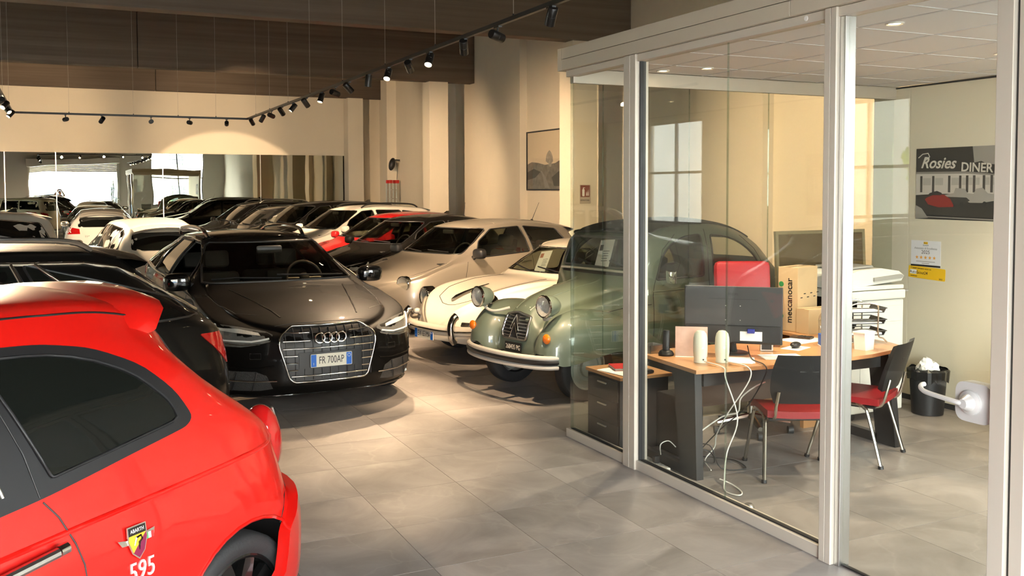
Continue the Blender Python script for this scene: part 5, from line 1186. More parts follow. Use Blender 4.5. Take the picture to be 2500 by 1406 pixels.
modern('suv_car', 'white SUV at the left edge behind the silver roof rail', (-4.1, 14.6), 24, M_WHITE, 4.4, 1.84, 1.62, (1.15, 1.05), 1.9, .82, 'suv', see=False, fin=True, chrome=True, group='white cars at the back left', wheelr=.34)
bmw = modern('hatchback_car', 'white hatchback with red tail lamp parked nose to the mirror', (1.15, 29.6), -93, M_WHITE, 4.3, 1.765, 1.43, (1.15, .94), 1.95, .72, see=False, group='white cars at the back left', tl=.08)
p_, n_ = bmw.hit('rear', 0, .80); MB().lathe([(0, .004), (.035, .004), (.04, 0)], 18, frame(p_ + Vector((.003, 0, 0)), (0, 1, 0), (0, 0, 1))).build('badge', M_DKGREY, bmw.root)
text('model_lettering', '114', .07, M_DKGREY, bmw.root, frame((bmw.hit('rear', -.33, .77)[0].x + .004, -.33, .77), (0, 1, 0), (0, 0, 1)), .002)
bmw.plate(bmw.hit('rear', 0, .56)[0].x + .012, 0, .56, 'EW', .52, .11, (1, 0, 0))
bmw.panel('rear_diffuser', 'rear', rounded([(-.62, .30), (.62, .30), (.66, .44), (-.66, .44)], .03, 2), M_DKGREY, .004, dens=.1)
blue = modern('hatchback_car', 'light blue car outside the entrance seen in the mirror', (3.8, -7.2), 168, paint('sky_blue_paint', (.18, .42, .72), 0, .35), 4.1, 1.74, 1.47, see=False)
blue.root.location.z = -.01
# ------------------------------------------------------------------ office furniture
M_WOOD = mat('beech_veneer', (.48, .25, .11), .32, 0, .5, .15, noise=(3, .12)); M_GRAPH = mat('graphite_metal', (.024, .023, .023), .45); M_STEEL = mat('steel_tube', (.6, .57, .5), .18, 1.0)
M_REDL = mat('red_leather', (.27, .007, .012), .45, bump=(90, .15)); M_MESH = mat('dark_wire_mesh', (.09, .09, .09), .4, .7); M_CARD = mat('cardboard', (.50, .36, .20), .8, noise=(8, .06)); M_BOOKR = mat('red_cover', (.45, .02, .02), .5)
t = thing('office_desk', 'beech office desk with graphite panel legs behind the glass', 'desk', (0, 0, 0))
_top = [(3.64, 4.92), (4.2, 4.855), (4.64, 4.83), (5.1, 4.865), (5.42, 4.945), (5.58, 5.07), (5.62, 5.2), (5.62, 5.68), (3.72, 5.70), (3.68, 5.56)]
MB().prism(_top, 'z', .715, .74).build('desktop', M_WOOD, t, smooth=None)
MB().box(3.85, 5.45, 5.12, 5.15, .58, .714).build('modesty_beam', M_GRAPH, t, smooth=None)
MB().box(3.9, 4.75, 5.42, 5.44, .36, .60).build('modesty_panel', mat('brown_panel', (.07, .04, .025), .5), t, smooth=None)
for x in (3.70, 5.48):
    MB().prism([(4.99, 0), (5.17, 0), (5.26, .714), (5.02, .714)] if x < 5 else [(5.0, 0), (5.18, 0), (5.28, .714), (5.08, .714)], 'x', x, x + .055).build('leg', M_GRAPH, t, smooth=None)
    MB().box(x, x + .055, 5.17, 5.66, 0, .07, .004).build('foot', M_GRAPH, t, smooth=None)
    MB().box(x + .001, x + .054, 5.10, 5.64, .66, .714).build('side_rail', M_GRAPH, t, smooth=None)
t = thing('return_desk', 'low beech return desk carrying boxes behind the office desk', 'desk', (0, 0, 0))
MB().box(5.26, 5.70, 5.71, 6.26, .715, .74, .003).build('desktop', M_WOOD, t, smooth=None)
for y in (5.73, 6.2): MB().box(5.28, 5.68, y, y + .04, 0, .715).build('leg', M_CARD if False else M_WOOD, t, smooth=None)
t = thing('drawer_pedestal', 'dark drawer pedestal with beech top in the glass corner', 'cabinet', (3.62, 5.80, 0))
MB().box(0, .42, 0, .46, 0, .515, .004).build('body', M_GRAPH, t, smooth=None); MB().box(-.01, .44, -.02, .48, .515, .54, .003).build('top', M_WOOD, t, smooth=None)
for k in range(3): d = MB().box(-.008, 0, .02, .44, .03 + k * .16, .18 + k * .16, .002).build('drawer', M_GRAPH, t, smooth=None); MB().box(-.02, -.008, .17, .29, .14 + k * .16, .152 + k * .16, .002).build('handle', M_ALU, d, smooth=None)
t = thing('side_cabinet', 'beech-topped dark cabinet at the right edge beyond the door post', 'cabinet', (5.80, 3.1, 0))
MB().box(.02, .98, .02, 1.06, 0, .71).build('body', M_GRAPH, t, smooth=None); MB().box(0, 1.0, 0, 1.08, .71, .74, .003).build('top', M_WOOD, t, smooth=None)
# computer tower and power strip under the desk
t = thing('computer_tower', 'black computer tower standing under the desk', 'computer', (3.92, 5.455, 0))
MB().box(0, .18, 0, .32, .01, .42, .008).build('case', M_BLACK, t, smooth=None); MB().box(.03, .15, -.004, 0, .36, .40).build('drive_slot', M_DKGREY, t, smooth=None); MB().box(.05, .10, -.005, -.001, .38, .39).build('sticker', M_PAPER, t, smooth=None)
for x in (.02, .16): MB().box(x - .01, x + .01, .02, .30, 0, .01).build('foot', M_BLACK, t, smooth=None)
t = thing('power_strip', 'white power strip with plugs on the floor by the glass', 'power strip', (3.60, 5.18, 0), math.radians(86))
MB().box(0, .30, -.03, .03, 0, .045, .006).build('housing', M_WHITEP, t, smooth=None)
for k in range(5): MB().lathe([(.018, .001), (.018, -.006), (0, -.006)], 14, Matrix.Translation((.04 + k * .055, 0, .0455))).build('socket', M_DKGREY, t)
MB().box(.12, .16, -.02, .02, .046, .095, .006).build('plug', M_BLACK, t, smooth=None)
def cable(label, pts, r, m, cat='cable'):
    o = MB().tube(spline(pts, 6), r, 6).build('cable', m, None); tag(o, label, cat)
    return o
M_CW = mat('white_cable', (.75, .73, .66), .5); M_CB = mat('black_cable', (.012, .012, .012), .5)
cable('white speaker cable hanging from the left white speaker to the floor', [(3.825, 5.085, .757), (3.84, 4.90, .745), (3.83, 4.865, .68), (3.90, 4.83, .42), (3.84, 4.86, .20), (3.79, 4.82, .04), (3.72, 4.72, .008), (3.74, 4.62, .008), (3.80, 4.66, .008), (3.84, 4.80, .01), (3.80, 4.88, .03)], .0045, M_CW)
cable('white speaker cable hanging in a loop from the right white speaker', [(3.955, 5.02, .757), (4.0, 4.86, .745), (4.0, 4.84, .66), (3.94, 4.98, .42), (4.02, 5.2, .22), (4.08, 5.3, .10), (4.0, 5.3, .02), (3.9, 5.1, .015)], .0045, M_CW)
cable('white cable with a loose plug curling in front of the chair', [(4.25, 4.98, .60), (4.16, 4.98, .575), (4.08, 5.02, .50), (4.08, 5.05, .40), (4.0, 5.12, .36), (3.86, 5.2, .24), (3.82, 5.3, .12)], .005, M_CW)
cable('black monitor cable falling behind the desk front', [(4.32, 5.25, .80), (4.20, 5.06, .75), (4.14, 4.86, .745), (4.13, 4.84, .68), (4.12, 5.0, .45), (4.05, 5.2, .25), (3.95, 5.3, .08), (3.86, 5.2, .03), (3.9, 5.3, .012)], .004, M_CB)
cable('tangle of black cables on the floor beside the desk leg', [(3.82, 5.22, .30), (3.86, 5.24, .18), (3.82, 5.16, .10), (3.92, 5.1, .06), (3.98, 5.22, .10), (3.84, 5.26, .14), (3.90, 5.12, .18), (3.98, 5.1, .02), (4.15, 5.05, .008), (4.2, 5.25, .008), (4.0, 5.36, .03)], .004, M_CB)
cable('thin white charger lead from the power strip', [(3.66, 5.34, .09), (3.70, 5.40, .14), (3.78, 5.42, .15), (3.84, 5.42, .10)], .0035, M_CW)
# monitor, seen from behind
t = thing('computer_monitor', 'large black monitor seen from behind on the desk', 'monitor', (4.24, 5.31, .74), math.radians(-42))
MB().box(-.335, .335, -.012, .012, .075, .475, .006).build('screen_shell', M_DKGREY, t, smooth=None)
MB().box(-.325, .325, -.028, -.012, .085, .205, .006).build('rear_housing', M_BLACK, t, smooth=None); MB().box(-.33, .33, .012, .014, .085, .47).build('screen', M_GLOSSBLK, t, smooth=None)
MB().box(-.17, .17, -.0135, -.012, .385, .389).build('vent_slot', M_SEAL, t, smooth=None)
for a in (-.05, .05):
    for b in (.24, .34): MB().sphere((a, -.013, b), .004, .003, .004, 8, 6).build('mount_screw', M_ALU, t)
MB().box(.05, .20, -.0295, -.028, .10, .165).build('type_label', M_PAPER, t, smooth=None); MB().box(.10, .15, -.05, -.028, .155, .185, .004).build('video_plug', mat('blue_plug', (.02, .03, .25), .5), t, smooth=None)
text('brand_lettering', 'PHILIPS', .022, M_SEAL, t, frame((0, -.0125, .42), (1, 0, 0), (0, 0, 1)), .0004, bold=.0004)
MB().tube([(0, .0, .10), (0, .03, .012)], [.02, .03], 10).build('stand', M_BLACK, t); MB().lathe([(.11, 0), (.11, .008), (.09, .014), (0, .014)], 28, Matrix.Translation((0, .03, 0))).build('base', M_BLACK, t)
def speaker(label, x, y, rz):
    t = thing('desk_speaker', label, 'speaker', (x, y, .74), rz, 'white desk speakers')
    prof = [(0, 0), (.040, 0), (.043, .004), (.041, .03), (.046, .07), (.047, .12), (.045, .165), (.038, .195), (.024, .212), (0, .217)]
    b = MB().lathe(prof, 28); b.v = [(px * 1.02, py * .85, pz) for px, py, pz in b.v]; b.build('cabinet', mat('ivory_plastic', (.66, .66, .53), .4), t)
    MB().lathe([(.0, .002), (.008, .002), (.0085, 0)], 14, frame((.012, -.041, .105), (1, 0, 0), (0, 0, 1))).build('port', M_WHITEP, t); MB().box(.012, .022, -.037, -.034, .02, .03).build('jack', M_BLACK, t, smooth=None)
speaker('white rounded desk speaker on the left, beside the phone', 3.835, 5.14, -.55); speaker('white rounded desk speaker on the right, in front of the monitor', 3.965, 5.075, -.6)
t = thing('cordless_phone', 'black cordless phone standing in its charging cradle', 'phone', (3.79, 5.47, .74), -.7)
MB().lathe([(0, 0), (.052, 0), (.055, .012), (.045, .03), (.03, .038), (0, .038)], 24).build('cradle', M_BLACK, t); MB().box(-.024, .024, -.014, .014, .02, .175, .01, Matrix.Rotation(-.12, 4, 'X')).build('handset', M_BLACK, t)
t = thing('letter_bin', 'small square metal tray at the left desk end', 'tray', (3.78, 5.63, .74), .1)
for a, b, c_, d in ((-.06, .06, -.06, -.057), (-.06, .06, .057, .06), (-.06, -.057, -.06, .06), (.057, .06, -.06, .06)): MB().box(a, b, c_, d, 0, .055).build('side', M_ALU, t, smooth=None)
MB().box(-.06, .06, -.06, .06, 0, .003).build('bottom', M_ALU, t, smooth=None)
t = thing('desk_calendar', 'pink patterned standing calendar behind the speakers', 'calendar', (3.94, 5.40, .74), -.62)
MB().prism([(-.05, 0), (.05, 0), (0, .20)], 'x', -.10, .12).build('stand', mat('pink_print', (.60, .40, .32), .7, noise=(14, .25)), t, smooth=None); MB().box(-.10, .10, -.085, -.052, .0, .002).build('base_sheet', M_PAPER, t, smooth=None)
def sheet(label, x, y, z, w, d, rz, n=1, group='loose papers in the office'):
    t_ = thing('paper_stack', label, 'papers', (x, y, z), rz, group)
    for k in range(n): MB().box(-w / 2, w / 2, -d / 2, d / 2, k * .0012, (k + 1) * .0012, 0, Matrix.Translation((.006 * (k % 3), .005 * ((k * 7) % 3), 0)) @ Matrix.Rotation(.05 * ((k * 5) % 3 - 1), 4, 'Z')).build('sheet', M_PAPER, t_, smooth=None)
sheet('white papers lying in front of the pen cup', 4.46, 5.06, .74, .28, .19, -.35, 2); sheet('white paper beside the right speaker', 4.12, 5.09, .74, .19, .22, -.7, 2)
sheet('loose papers on the return desk by the calculator', 5.10, 5.55, .74, .30, .22, .2, 3); sheet('white papers with curled edge on the pedestal', 3.74, 5.98, .54, .21, .30, .2, 4)
t = thing('paperback_book', 'red book lying on the papers of the pedestal', 'book', (3.80, 6.07, .545), -.3); MB().box(-.075, .075, -.105, .105, 0, .003, .001).build('cover', M_BOOKR, t, smooth=None); MB().box(-.072, .072, -.102, .10, .003, .017).build('pages', M_PAPER, t, smooth=None); MB().box(-.075, .075, -.105, .105, .017, .02, .001).build('cover', M_BOOKR, t, smooth=None)
t = thing('black_binder', 'black folder lying at the near end of the pedestal', 'folder', (3.82, 5.855, .545), .1); MB().box(-.1, .1, -.05, .05, 0, .02, .003).build('cover', M_BLACK, t, smooth=None); MB().box(-.09, .09, -.045, .045, .02, .024).build('label', M_DKGREY, t, smooth=None)
t = thing('pen_cup', 'brown pen cup with pens beside the monitor', 'pen holder', (4.72, 5.43, .74)); MB().lathe([(0, .004), (.036, .004), (.038, .10), (.042, .10), (.04, 0), (0, 0)], 24).build('cup', mat('brown_cup', (.16, .06, .02), .35), t)
for k, (a, b, cc) in enumerate(((.01, .01, (.7, .3, .3)), (-.012, .012, (.02, .02, .02)), (.0, -.015, (.8, .78, .7)))): MB().tube([(a, b, .01), (a * 2.4, b * 2.2, .165)], .004, 6).build('pen', mat('pen_%d' % k, cc, .4), t)
t = thing('photo_cube', 'small silver photo frame beside the pen cup', 'photo frame', (4.53, 5.30, .74), -.6); MB().box(-.045, .045, -.02, .02, 0, .11, .003).build('frame', M_ALU, t, smooth=None); MB().box(-.034, .034, -.022, -.02, .012, .098).build('photo', M_DKGREY, t, smooth=None)
t = thing('computer_mouse', 'black mouse on a white card', 'mouse', (4.80, 5.30, .74), .4); MB().sphere((0, 0, .0245), .055, .034, .022, 18, 10).build('shell', M_BLACK, t); MB().box(-.10, .10, -.07, .07, 0, .0012).build('card', M_PAPER, t, smooth=None)
t = thing('pocket_calculator', 'brown calculator lying on the return desk papers', 'calculator', (5.15, 5.62, .745), .5); MB().box(-.05, .05, -.08, .08, 0, .012, .003).build('body', mat('dark_brown', (.05, .025, .015), .4), t, smooth=None)
for i in range(4):
    for k in range(4): MB().box(-.04 + i * .022, -.024 + i * .022, -.07 + k * .024, -.053 + k * .024, .012, .015).build('key', M_DKGREY, t, smooth=None)
t = thing('file_organiser', 'white file organiser holding envelopes and black folders', 'organiser', (5.05, 5.30, .74), -.5)
MB().box(-.02, .2, -.05, .05, 0, .004).build('base', M_WHITEP, t, smooth=None)
for k, (c_, h) in enumerate((((.03, .12, .5), .085), ((.70, .74, .86), .125), ((.70, .74, .86), .13), ((.65, .6, .5), .105), ((.02, .02, .02), .12), ((.02, .02, .02), .13), ((.2, .22, .24), .125))):
    MB().box(-.015 + k * .03, -.015 + k * .03 + (.02 if k in (0, 3) else .006), -.05, .05, .004, h, .001).build('folder', mat('folder_%d' % k, c_, .5), t, smooth=None)
t = thing('water_bottle', 'clear plastic water bottle behind the file organiser', 'bottle', (5.23, 5.48, .74)); MB().lathe([(0, .004), (.03, .0), (.033, .01), (.031, .06), (.034, .07), (.033, .13), (.036, .15), (.03, .185), (.014, .21), (.013, .228)], 24).build('body', glass('bottle_plastic', (.86, .88, .88), .12), t); MB().lathe([(.015, .212), (.0155, .232), (0, .233)], 18).build('cap', M_WHITEP, t)
t = thing('white_container', 'white plastic tub at the desk end', 'container', (5.20, 5.04, .74), .2); MB().prism([(-.05, 0), (.05, 0), (.065, .13), (-.065, .13)], 'y', -.045, .045).build('tub', M_WHITEP, t, smooth=None); MB().box(-.07, .07, -.05, .05, .12, .132, .003).build('rim', M_WHITEP, t, smooth=None)
# wire letter tray, three tiers
t = thing('letter_tray', 'three-tier dark wire letter tray with papers on the desk', 'letter tray', (5.44, 5.34, .748), -.32)
for k in range(3):
    z = .05 + k * .085; tr = []
    for a, b in ((-.17, -.12), (.17, -.12), (.17, .12), (-.17, .12)): tr.append((a, b))
    tt = MB().tube([(a, b, z + .035) for a, b in tr], .004, 6, True).build('tier', M_MESH, t)
    MB().prism([(-.15, z), (.15, z), (.168, z + .034), (.164, z + .034), (.147, z + .004), (-.147, z + .004), (-.164, z + .034), (-.168, z + .034)], 'y', -.115, .115).build('basket', M_MESH, tt, smooth=None)
    MB().box(-.14, .14, -.105, .10, z + .006, z + .012 + .008 * (k == 0)).build('papers', M_PAPER, tt, smooth=None)
for b in (-.125, .125): MB().tube(spline([(-.10, b, 0), (-.12, b, .03), (-.12, b, .24), (-.10, b, .285), (0, b, .295), (.08, b, .285), (.10, b, .25), (.10, b, .06), (.14, b, .03), (.17, b, 0)], 4), .006, 8).build('side_frame', M_STEEL, t)
# boxes
def carton(label, x0, x1, y0, y1, z, h, rz=0.0):
    t_ = thing('cardboard_box', label, 'box', ((x0 + x1) / 2, (y0 + y1) / 2, z), 0, 'cardboard boxes on the return desk'); a, b = (x1 - x0) / 2, (y1 - y0) / 2
    MB().box(-a, a, -b, b, 0, h, .003).build('carton', M_CARD, t_, smooth=None); MB().box(-a - .001, a + .001, -.025, .025, h - .001, h + .0008).build('tape', mat('parcel_tape', (.45, .33, .2), .25), t_, smooth=None)
    t_.rotation_euler = (0, 0, rz); return t_, a, b
bt, a, b = carton('tall cardboard box lettered meccanocar', 5.31, 5.61, 5.92, 6.10, .74, .52, .30)
Mv = frame((-a - .001, .02, .22), (0, 0, 1), (0, 1, 0)); Mv = frame((-a - .0015, -.03, .24), (0, 0, 1), (0, 1, 0))
Mv = Matrix(((0, 0, -1, -a - .0012), (0, 1, 0, 0), (1, 0, 0, .25), (0, 0, 0, 1)))
Mv = Matrix(((0, 0, -1, -a - .0012), (0, 1, 0, -.03), (1, 0, 0, .27), (0, 0, 0, 1))); Mv = Matrix(((0, 0, -1, -a - .0012), (0, 1, 0, -.0), (1, 0, 0, .25), (0, 0, 0, 1)))
text('box_lettering', 'meccanocar', .075, M_PTXT, bt, frame((-a - .0012, -.015, .25), (0, 0, 1), (0, 1, 0)), .0004, bold=.001)
for z in (.12, .38):
    MB().lathe([(0, .001), (.022, .001), (.022, 0)], 18, frame((-a - .001, .06, z), (0, -1, 0), (0, 0, 1))).build('print_dot', mat('print_green', (.03, .22, .06), .6), bt)
for k in range(6): MB().box(-a + .04 + k * .05, -a + .07 + k * .05, -b - .0012, -b, .27 + .03 * (k % 2), .278 + .03 * (k % 2)).build('print_mark', M_PTXT, bt, smooth=None)
carton('small plain cardboard box in front of the lettered box', 5.32, 5.60, 5.73, 5.87, .74, .20)
# copier
t = thing('office_copier', 'white floor-standing copier with document feeder by the side wall', 'copier', (5.74, 5.70, 0))
M_COP = mat('copier_white', (.70, .70, .64), .45); M_COPG = mat('copier_grey', (.30, .30, .28), .5)
cb = MB().box(0, .58, 0, .54, .06, .98, .012).build('body', M_COP, t, smooth=None)
MB().box(.10, .55, -.004, .0, .30, .78, .003).build('side_panel', M_COP, cb, smooth=None); MB().box(.10, .55, -.004, .0, .10, .28, .003).build('side_panel', M_COP, cb, smooth=None); MB().box(.02, .56, -.004, 0, .80, .93, .003).build('side_panel', M_COP, cb, smooth=None)
MB().prism([(-.10, .80), (-.02, 1.0), (.06, 1.0), (.06, .80), (0, .72)], 'y', .0, .50).build('control_panel', M_BLACK, t, smooth=None); MB().box(-.003, .003, .05, .42, -.10, .10, .0, Matrix.Translation((-.063, 0, .905)) @ Matrix.Rotation(.38, 4, 'Y')).build('touchscreen', M_GLOSSBLK, t, smooth=None)
MB().box(-.03, .58, -.02, .54, .985, 1.06, .012).build('scanner_bed', M_COP, t, smooth=None)
MB().box(.0, .58, .0, .52, 1.065, 1.10, .008).build('platen_lid', M_COP, t, smooth=None)
MB().prism([(-.05, 1.10), (.16, 1.10), (.57, 1.13), (.60, 1.17), (.54, 1.21), (.34, 1.24), (.10, 1.23), (-.05, 1.19)], 'y', .02, .52).build('document_feeder', M_COP, t, smooth=None); MB().prism([(.05, 1.235), (.32, 1.245), (.30, 1.262), (.05, 1.25)], 'y', .08, .46).build('feeder_tray', M_COPG, t, smooth=None)
MB().prism([(.25, 1.135), (.55, 1.15), (.58, 1.17), (.55, 1.185), (.25, 1.165)], 'y', .0, .019).build('paper_gap', M_COPG, t, smooth=None)
MB().box(-.04, .06, .0, .50, .93, .97).build('output_shelf', M_COPG, t, smooth=None); MB().box(.50, .62, -.01, .12, 1.04, 1.055, .002).build('handle_bar', M_COPG, t, smooth=None)
for x, y in ((.06, .06), (.52, .06), (.06, .48), (.52, .48)): MB().cyl((x, y - .02, .03), (x, y + .02, .03), .03, n=14).build('castor', M_BLACK, t)
# waste bin
t = thing('waste_bin', 'black waste bin with liner and crumpled paper by the side wall', 'bin', (6.57, 5.66, 0))
MB().lathe([(0, .004), (.125, .004), (.15, .36), (.16, .37), (.155, .375), (.14, .36), (.118, .012), (0, .012)], 28).build('bucket', M_BLACK, t)
lb = []; rg = random.Random(3)
for i in range(36):
    a = 2 * PI * i / 36; w_ = rg.uniform(-.008, .008); lb.append([((.148 + w_) * math.cos(a), (.148 + w_) * math.sin(a), .385 + rg.uniform(-.006, .012)), ((.165 + w_) * math.cos(a), (.165 + w_) * math.sin(a), .37), ((.160 + w_) * math.cos(a), (.160 + w_) * math.sin(a), .29 + rg.uniform(-.02, .02))])
lb.append(lb[0]); MB().grid(lb).build('bin_liner', mat('black_bin_liner', (.01, .01, .01), .2), t, smooth=None)
for k in range(4):
    b_ = MB().sphere((0, 0, 0), .055, n=10, m=7); b_.v = [(x * rg.uniform(.75, 1.15), y * rg.uniform(.75, 1.15), z * rg.uniform(.75, 1.15)) for x, y, z in b_.v]; b_.v = [(x + (-.05, .05, .0, -.02)[k], y + (-.02, -.01, .06, .0)[k], z + (.37, .38, .37, .42)[k]) for x, y, z in b_.v]; b_.build('crumpled_paper', M_PAPER, t, smooth=None)
# chairs
def visitor_chair(label, x, y, fx, fy):
    rz = math.atan2(fy, fx) - PI / 2; t_ = thing('visitor_chair', label, 'chair', (x, y, 0), rz, 'visitor chairs at the desk')
    # local +y is the sitting direction
    st = []
    for i in range(9):
        v = -.22 + i * .055; st.append([(u * .235, v, .452 + .012 * u * u - (.018 if i == 8 else 0) - (.0 if i < 7 else .008)) for u in (-1, -.8, -.4, 0, .4, .8, 1)])
    sb = MB().grid(st); sb.v += [(x_, y_, z_ - .045) for x_, y_, z_ in sb.v[:63]]; n_ = 63
    sb.f += [tuple(reversed([q + n_ for q in f])) for f in sb.f[:48]]
    edge = [i for i in range(7)] + [7 * r_ + 6 for r_ in range(1, 9)] + [56 + i for i in range(5, -1, -1)] + [7 * r_ for r_ in range(7, 0, -1)]
    for i in range(len(edge)): a, b = edge[i], edge[(i + 1) % len(edge)]; sb.f.append((a, a + n_, b + n_, b))
    sb.build('seat', M_REDL, t_, smooth=50)
    MB().box(-.22, .22, -.20, .20, .392, .408, .004).build('seat_pan', M_BLACK, t_, smooth=None)
    def back(dy, w0, h0, h1):
        rows = []
        for i in range(9):
            s_ = i / 8; z = h0 + (h1 - h0) * s_; ww = w0 * (1 - .22 * max(0, s_ - .55) ** 1.5 * 2 - .30 * max(0, .3 - s_) ** 1.2 * 2)
            rows.append([(u * ww, -.235 - .10 * s_ - dy + .030 * u * u, z) for u in (-1, -.75, -.4, 0, .4, .75, 1)])
        return rows
    fr, bk = back(0, .225, .53, .83), back(.032, .235, .515, .845)
    MB().grid(fr).build('backrest_pad', M_REDL, t_, smooth=60)
    bb = MB().grid(bk); bb.grid([fr[0], bk[0]]).grid([fr[-1], bk[-1]]).grid([[r_[0] for r_ in fr], [r_[0] for r_ in bk]]).grid([[r_[-1] for r_ in fr], [r_[-1] for r_ in bk]]).build('backrest_shell', M_BLACK, t_, smooth=60)
    MB().tube([(-.06, -.325, .735), (.06, -.325, .735)], .008, 8).build('grip_slot', M_DKGREY, t_)
    for sx in (-1, 1):
        MB().tube(spline([(sx * .19, -.16, .40), (sx * .19, -.23, .42), (sx * .19, -.262, .50), (sx * .18, -.285, .60)], 4), .011, 8).build('back_bracket', M_STEEL, t_)
        MB().tube(spline([(sx * .262, -.255, .008), (sx * .235, -.16, .34), (sx * .23, -.13, .395), (sx * .23, -.08, .415), (sx * .23, .08, .415), (sx * .23, .13, .395), (sx * .235, .16, .34), (sx * .262, .255, .008)], 4), .0125, 8).build('leg_frame', M_STEEL, t_)
        for sy in (-1, 1): MB().cyl((sx * .263, sy * .257, 0), (sx * .261, sy * .253, .02), .018, n=12).build('foot_cap', M_BLACK, t_)
    for sy in (-.1, .1): MB().tube([(-.23, sy, .405), (.23, sy, .405)], .01, 8).build('cross_tube', M_STEEL, t_)
visitor_chair('red and black visitor chair with its back to the glass', 4.41, 4.88, .43, .90); visitor_chair('red and black visitor chair turned sideways near the waste bin', 5.09, 5.0, -.45, .89)
t = thing('executive_chair', 'red leather swivel chair with high back behind the monitor', 'chair', (4.86, 5.86, 0), math.radians(-205))
for k in range(5):
    a = 2 * PI * k / 5 + .3; e_ = Vector((.30 * math.cos(a), .30 * math.sin(a), .085)); MB().tube([(0, 0, .12), e_], [.028, .018], 8).build('base_spoke', M_STEEL, t)
    MB().cyl((e_.x - .02, e_.y, .03), (e_.x + .02, e_.y, .03), .03, n=14).build('castor', M_DKGREY, t)
MB().cyl((0, 0, .10), (0, 0, .44), .028, n=14).build('gas_column', M_STEEL, t); MB().box(-.25, .25, -.24, .24, .44, .53, .03).build('seat', M_REDL, t)
MB().box(-.225, .225, -.06, .05, .56, 1.31, .04, Matrix.Translation((0, -.22, 0)) @ Matrix.Rotation(.12, 4, 'X') @ Matrix.Translation((0, .06, 0))).build('backrest', M_REDL, t)
for sx in (-1, 1): MB().tube(spline([(sx * .25, .1, .48), (sx * .29, .12, .60), (sx * .29, .05, .68), (sx * .29, -.12, .68), (sx * .27, -.22, .70)], 4), .016, 8).build('armrest', M_STEEL, t)
# door stop on the floor
o = MB().lathe([(0, .04), (.02, .038), (.032, .024), (.036, .0), (0, 0)], 24).build('door_stop', M_ALU, None, loc=(3.64, 4.40, 0)); tag(o, 'small domed steel door stop on the office floor', 'door stop')
# leaning frames behind the rear glass
def framed(name, label, x0, x1, y, h, lean, m1, m2):
    t_ = thing(name, label, 'picture', ((x0 + x1) / 2, y, 0), 0); w_ = (x1 - x0) / 2; Mr = Matrix.Rotation(lean, 4, 'X')
    MB().box(-w_ + .03, w_ - .03, 0, .012, .03, h - .03, 0, Mr).build('panel', m1, t_, smooth=None)
    for q in ((-w_, w_, 0, .03), (-w_, w_, h - .03, h), (-w_, -w_ + .03, .03, h - .03), (w_ - .03, w_, .03, h - .03)): MB().box(q[0], q[1], -.008, .02, q[2], q[3], 0, Mr).build('frame', m2, t_, smooth=None)
framed('leaning_picture', 'tall brown framed panel leaning behind the rear office glass', 5.72, 6.78, 6.50, 1.52, -.06, mat('brown_board', (.17, .11, .055), .25), mat('pale_frame', (.38, .30, .18), .5))
framed('leaning_picture', 'smaller dark framed panel beside the tall brown one', 5.30, 5.68, 6.72, 1.20, -.08, mat('grey_board', (.10, .09, .07), .2), M_BLACK)
# ------------------------------------------------------------------ prints and notices
def wall_frame(x, y, z, ux): return frame((x, y, z), ux, (0, 0, 1))
def flat(name, m, parent, M, pts, z0, z1=None): return MB().prism(pts, 'z', z0, z0 + .0006 if z1 is None else z1, M).build(name, m, parent, smooth=None)
rect = lambda a, b, c, d: [(a, c), (b, c), (b, d), (a, d)]
K = lambda v: mat('print_grey_%02d' % int(v * 100), (v, v * .93, v * .82), .55)
# diner poster: local x runs along -y on the side wall
pw, ph = .84, .615
t = thing('diner_poster', 'black and white diner poster with a red roadster on the office wall', 'poster', (OXR - .001, 5.63, 1.933)); P = frame((0, 0, 0), (0, -1, 0), (0, 0, 1))
flat('board', K(.03), t, P, rect(-pw / 2, pw / 2, -ph / 2, ph / 2), 0, .006)
X = lambda u: (u - .5) * pw
Z = lambda v: (.5 - v) * ph
q = lambda pts: [(X(u), Z(v)) for u, v in pts]
flat('sky', K(.30), t, P, q([(.68, 0), (1, 0), (1, .30), (.93, .25), (.84, .24), (.78, .20), (.70, .22), (.69, .1)]), .0062)
flat('diner_wall', K(.55), t, P, q([(0, .36), (.6, .36), (.98, .40), (.98, .64), (.3, .64), (0, .66)]), .0062); flat('roof_edge', K(.25), t, P, q([(0, .33), (.6, .335), (.98, .38), (.98, .40), (.6, .365), (0, .36)]), .007)
for u in (.055, .205, .40, .53, .61, .69, .80, .885): flat('window_post', K(.06), t, P, q([(u, .39), (u + .028, .39), (u + .028, .62), (u, .62)]), .007)
for u in (.09, .24, .44, .565, .64, .72, .83, .915): flat('diner_window', K(.42), t, P, q([(u, .42), (u + .10 if u < .5 else u + .045, .42), (u + .10 if u < .5 else u + .045, .52), (u, .52)]), .0068)
flat('parked_car', K(.35), t, P, q([(.35, .66), (.47, .63), (.49, .56), (.60, .57), (.63, .63), (.70, .64), (.73, .57), (.80, .555), (.86, .63), (.98, .65), (.98, .72), (.80, .76), (.66, .76), (.60, .73), (.38, .70)]), .0075)
flat('parked_car', K(.04), t, P, q([(.36, .68), (.62, .69), (.66, .73), (.58, .79), (.40, .76)]), .008)
for u, v in ((.565, .78), (.825, .77)):
    c_ = [(u + .022 * math.cos(2 * PI * i / 14), v + .03 * math.sin(2 * PI * i / 14)) for i in range(14)]; flat('tyre', K(.02), t, P, q(c_), .0085)
flat('red_roadster', mat('print_red', (.25, .015, .012), .5), t, P, q([(.12, .72), (.18, .66), (.26, .645), (.36, .655), (.43, .71), (.47, .79), (.47, .82), (.29, .83), (.16, .79)]), .009); flat('roadster_cockpit', K(.03), t, P, q([(.13, .70), (.18, .63), (.27, .60), (.33, .63), (.32, .66), (.22, .66)]), .0095)
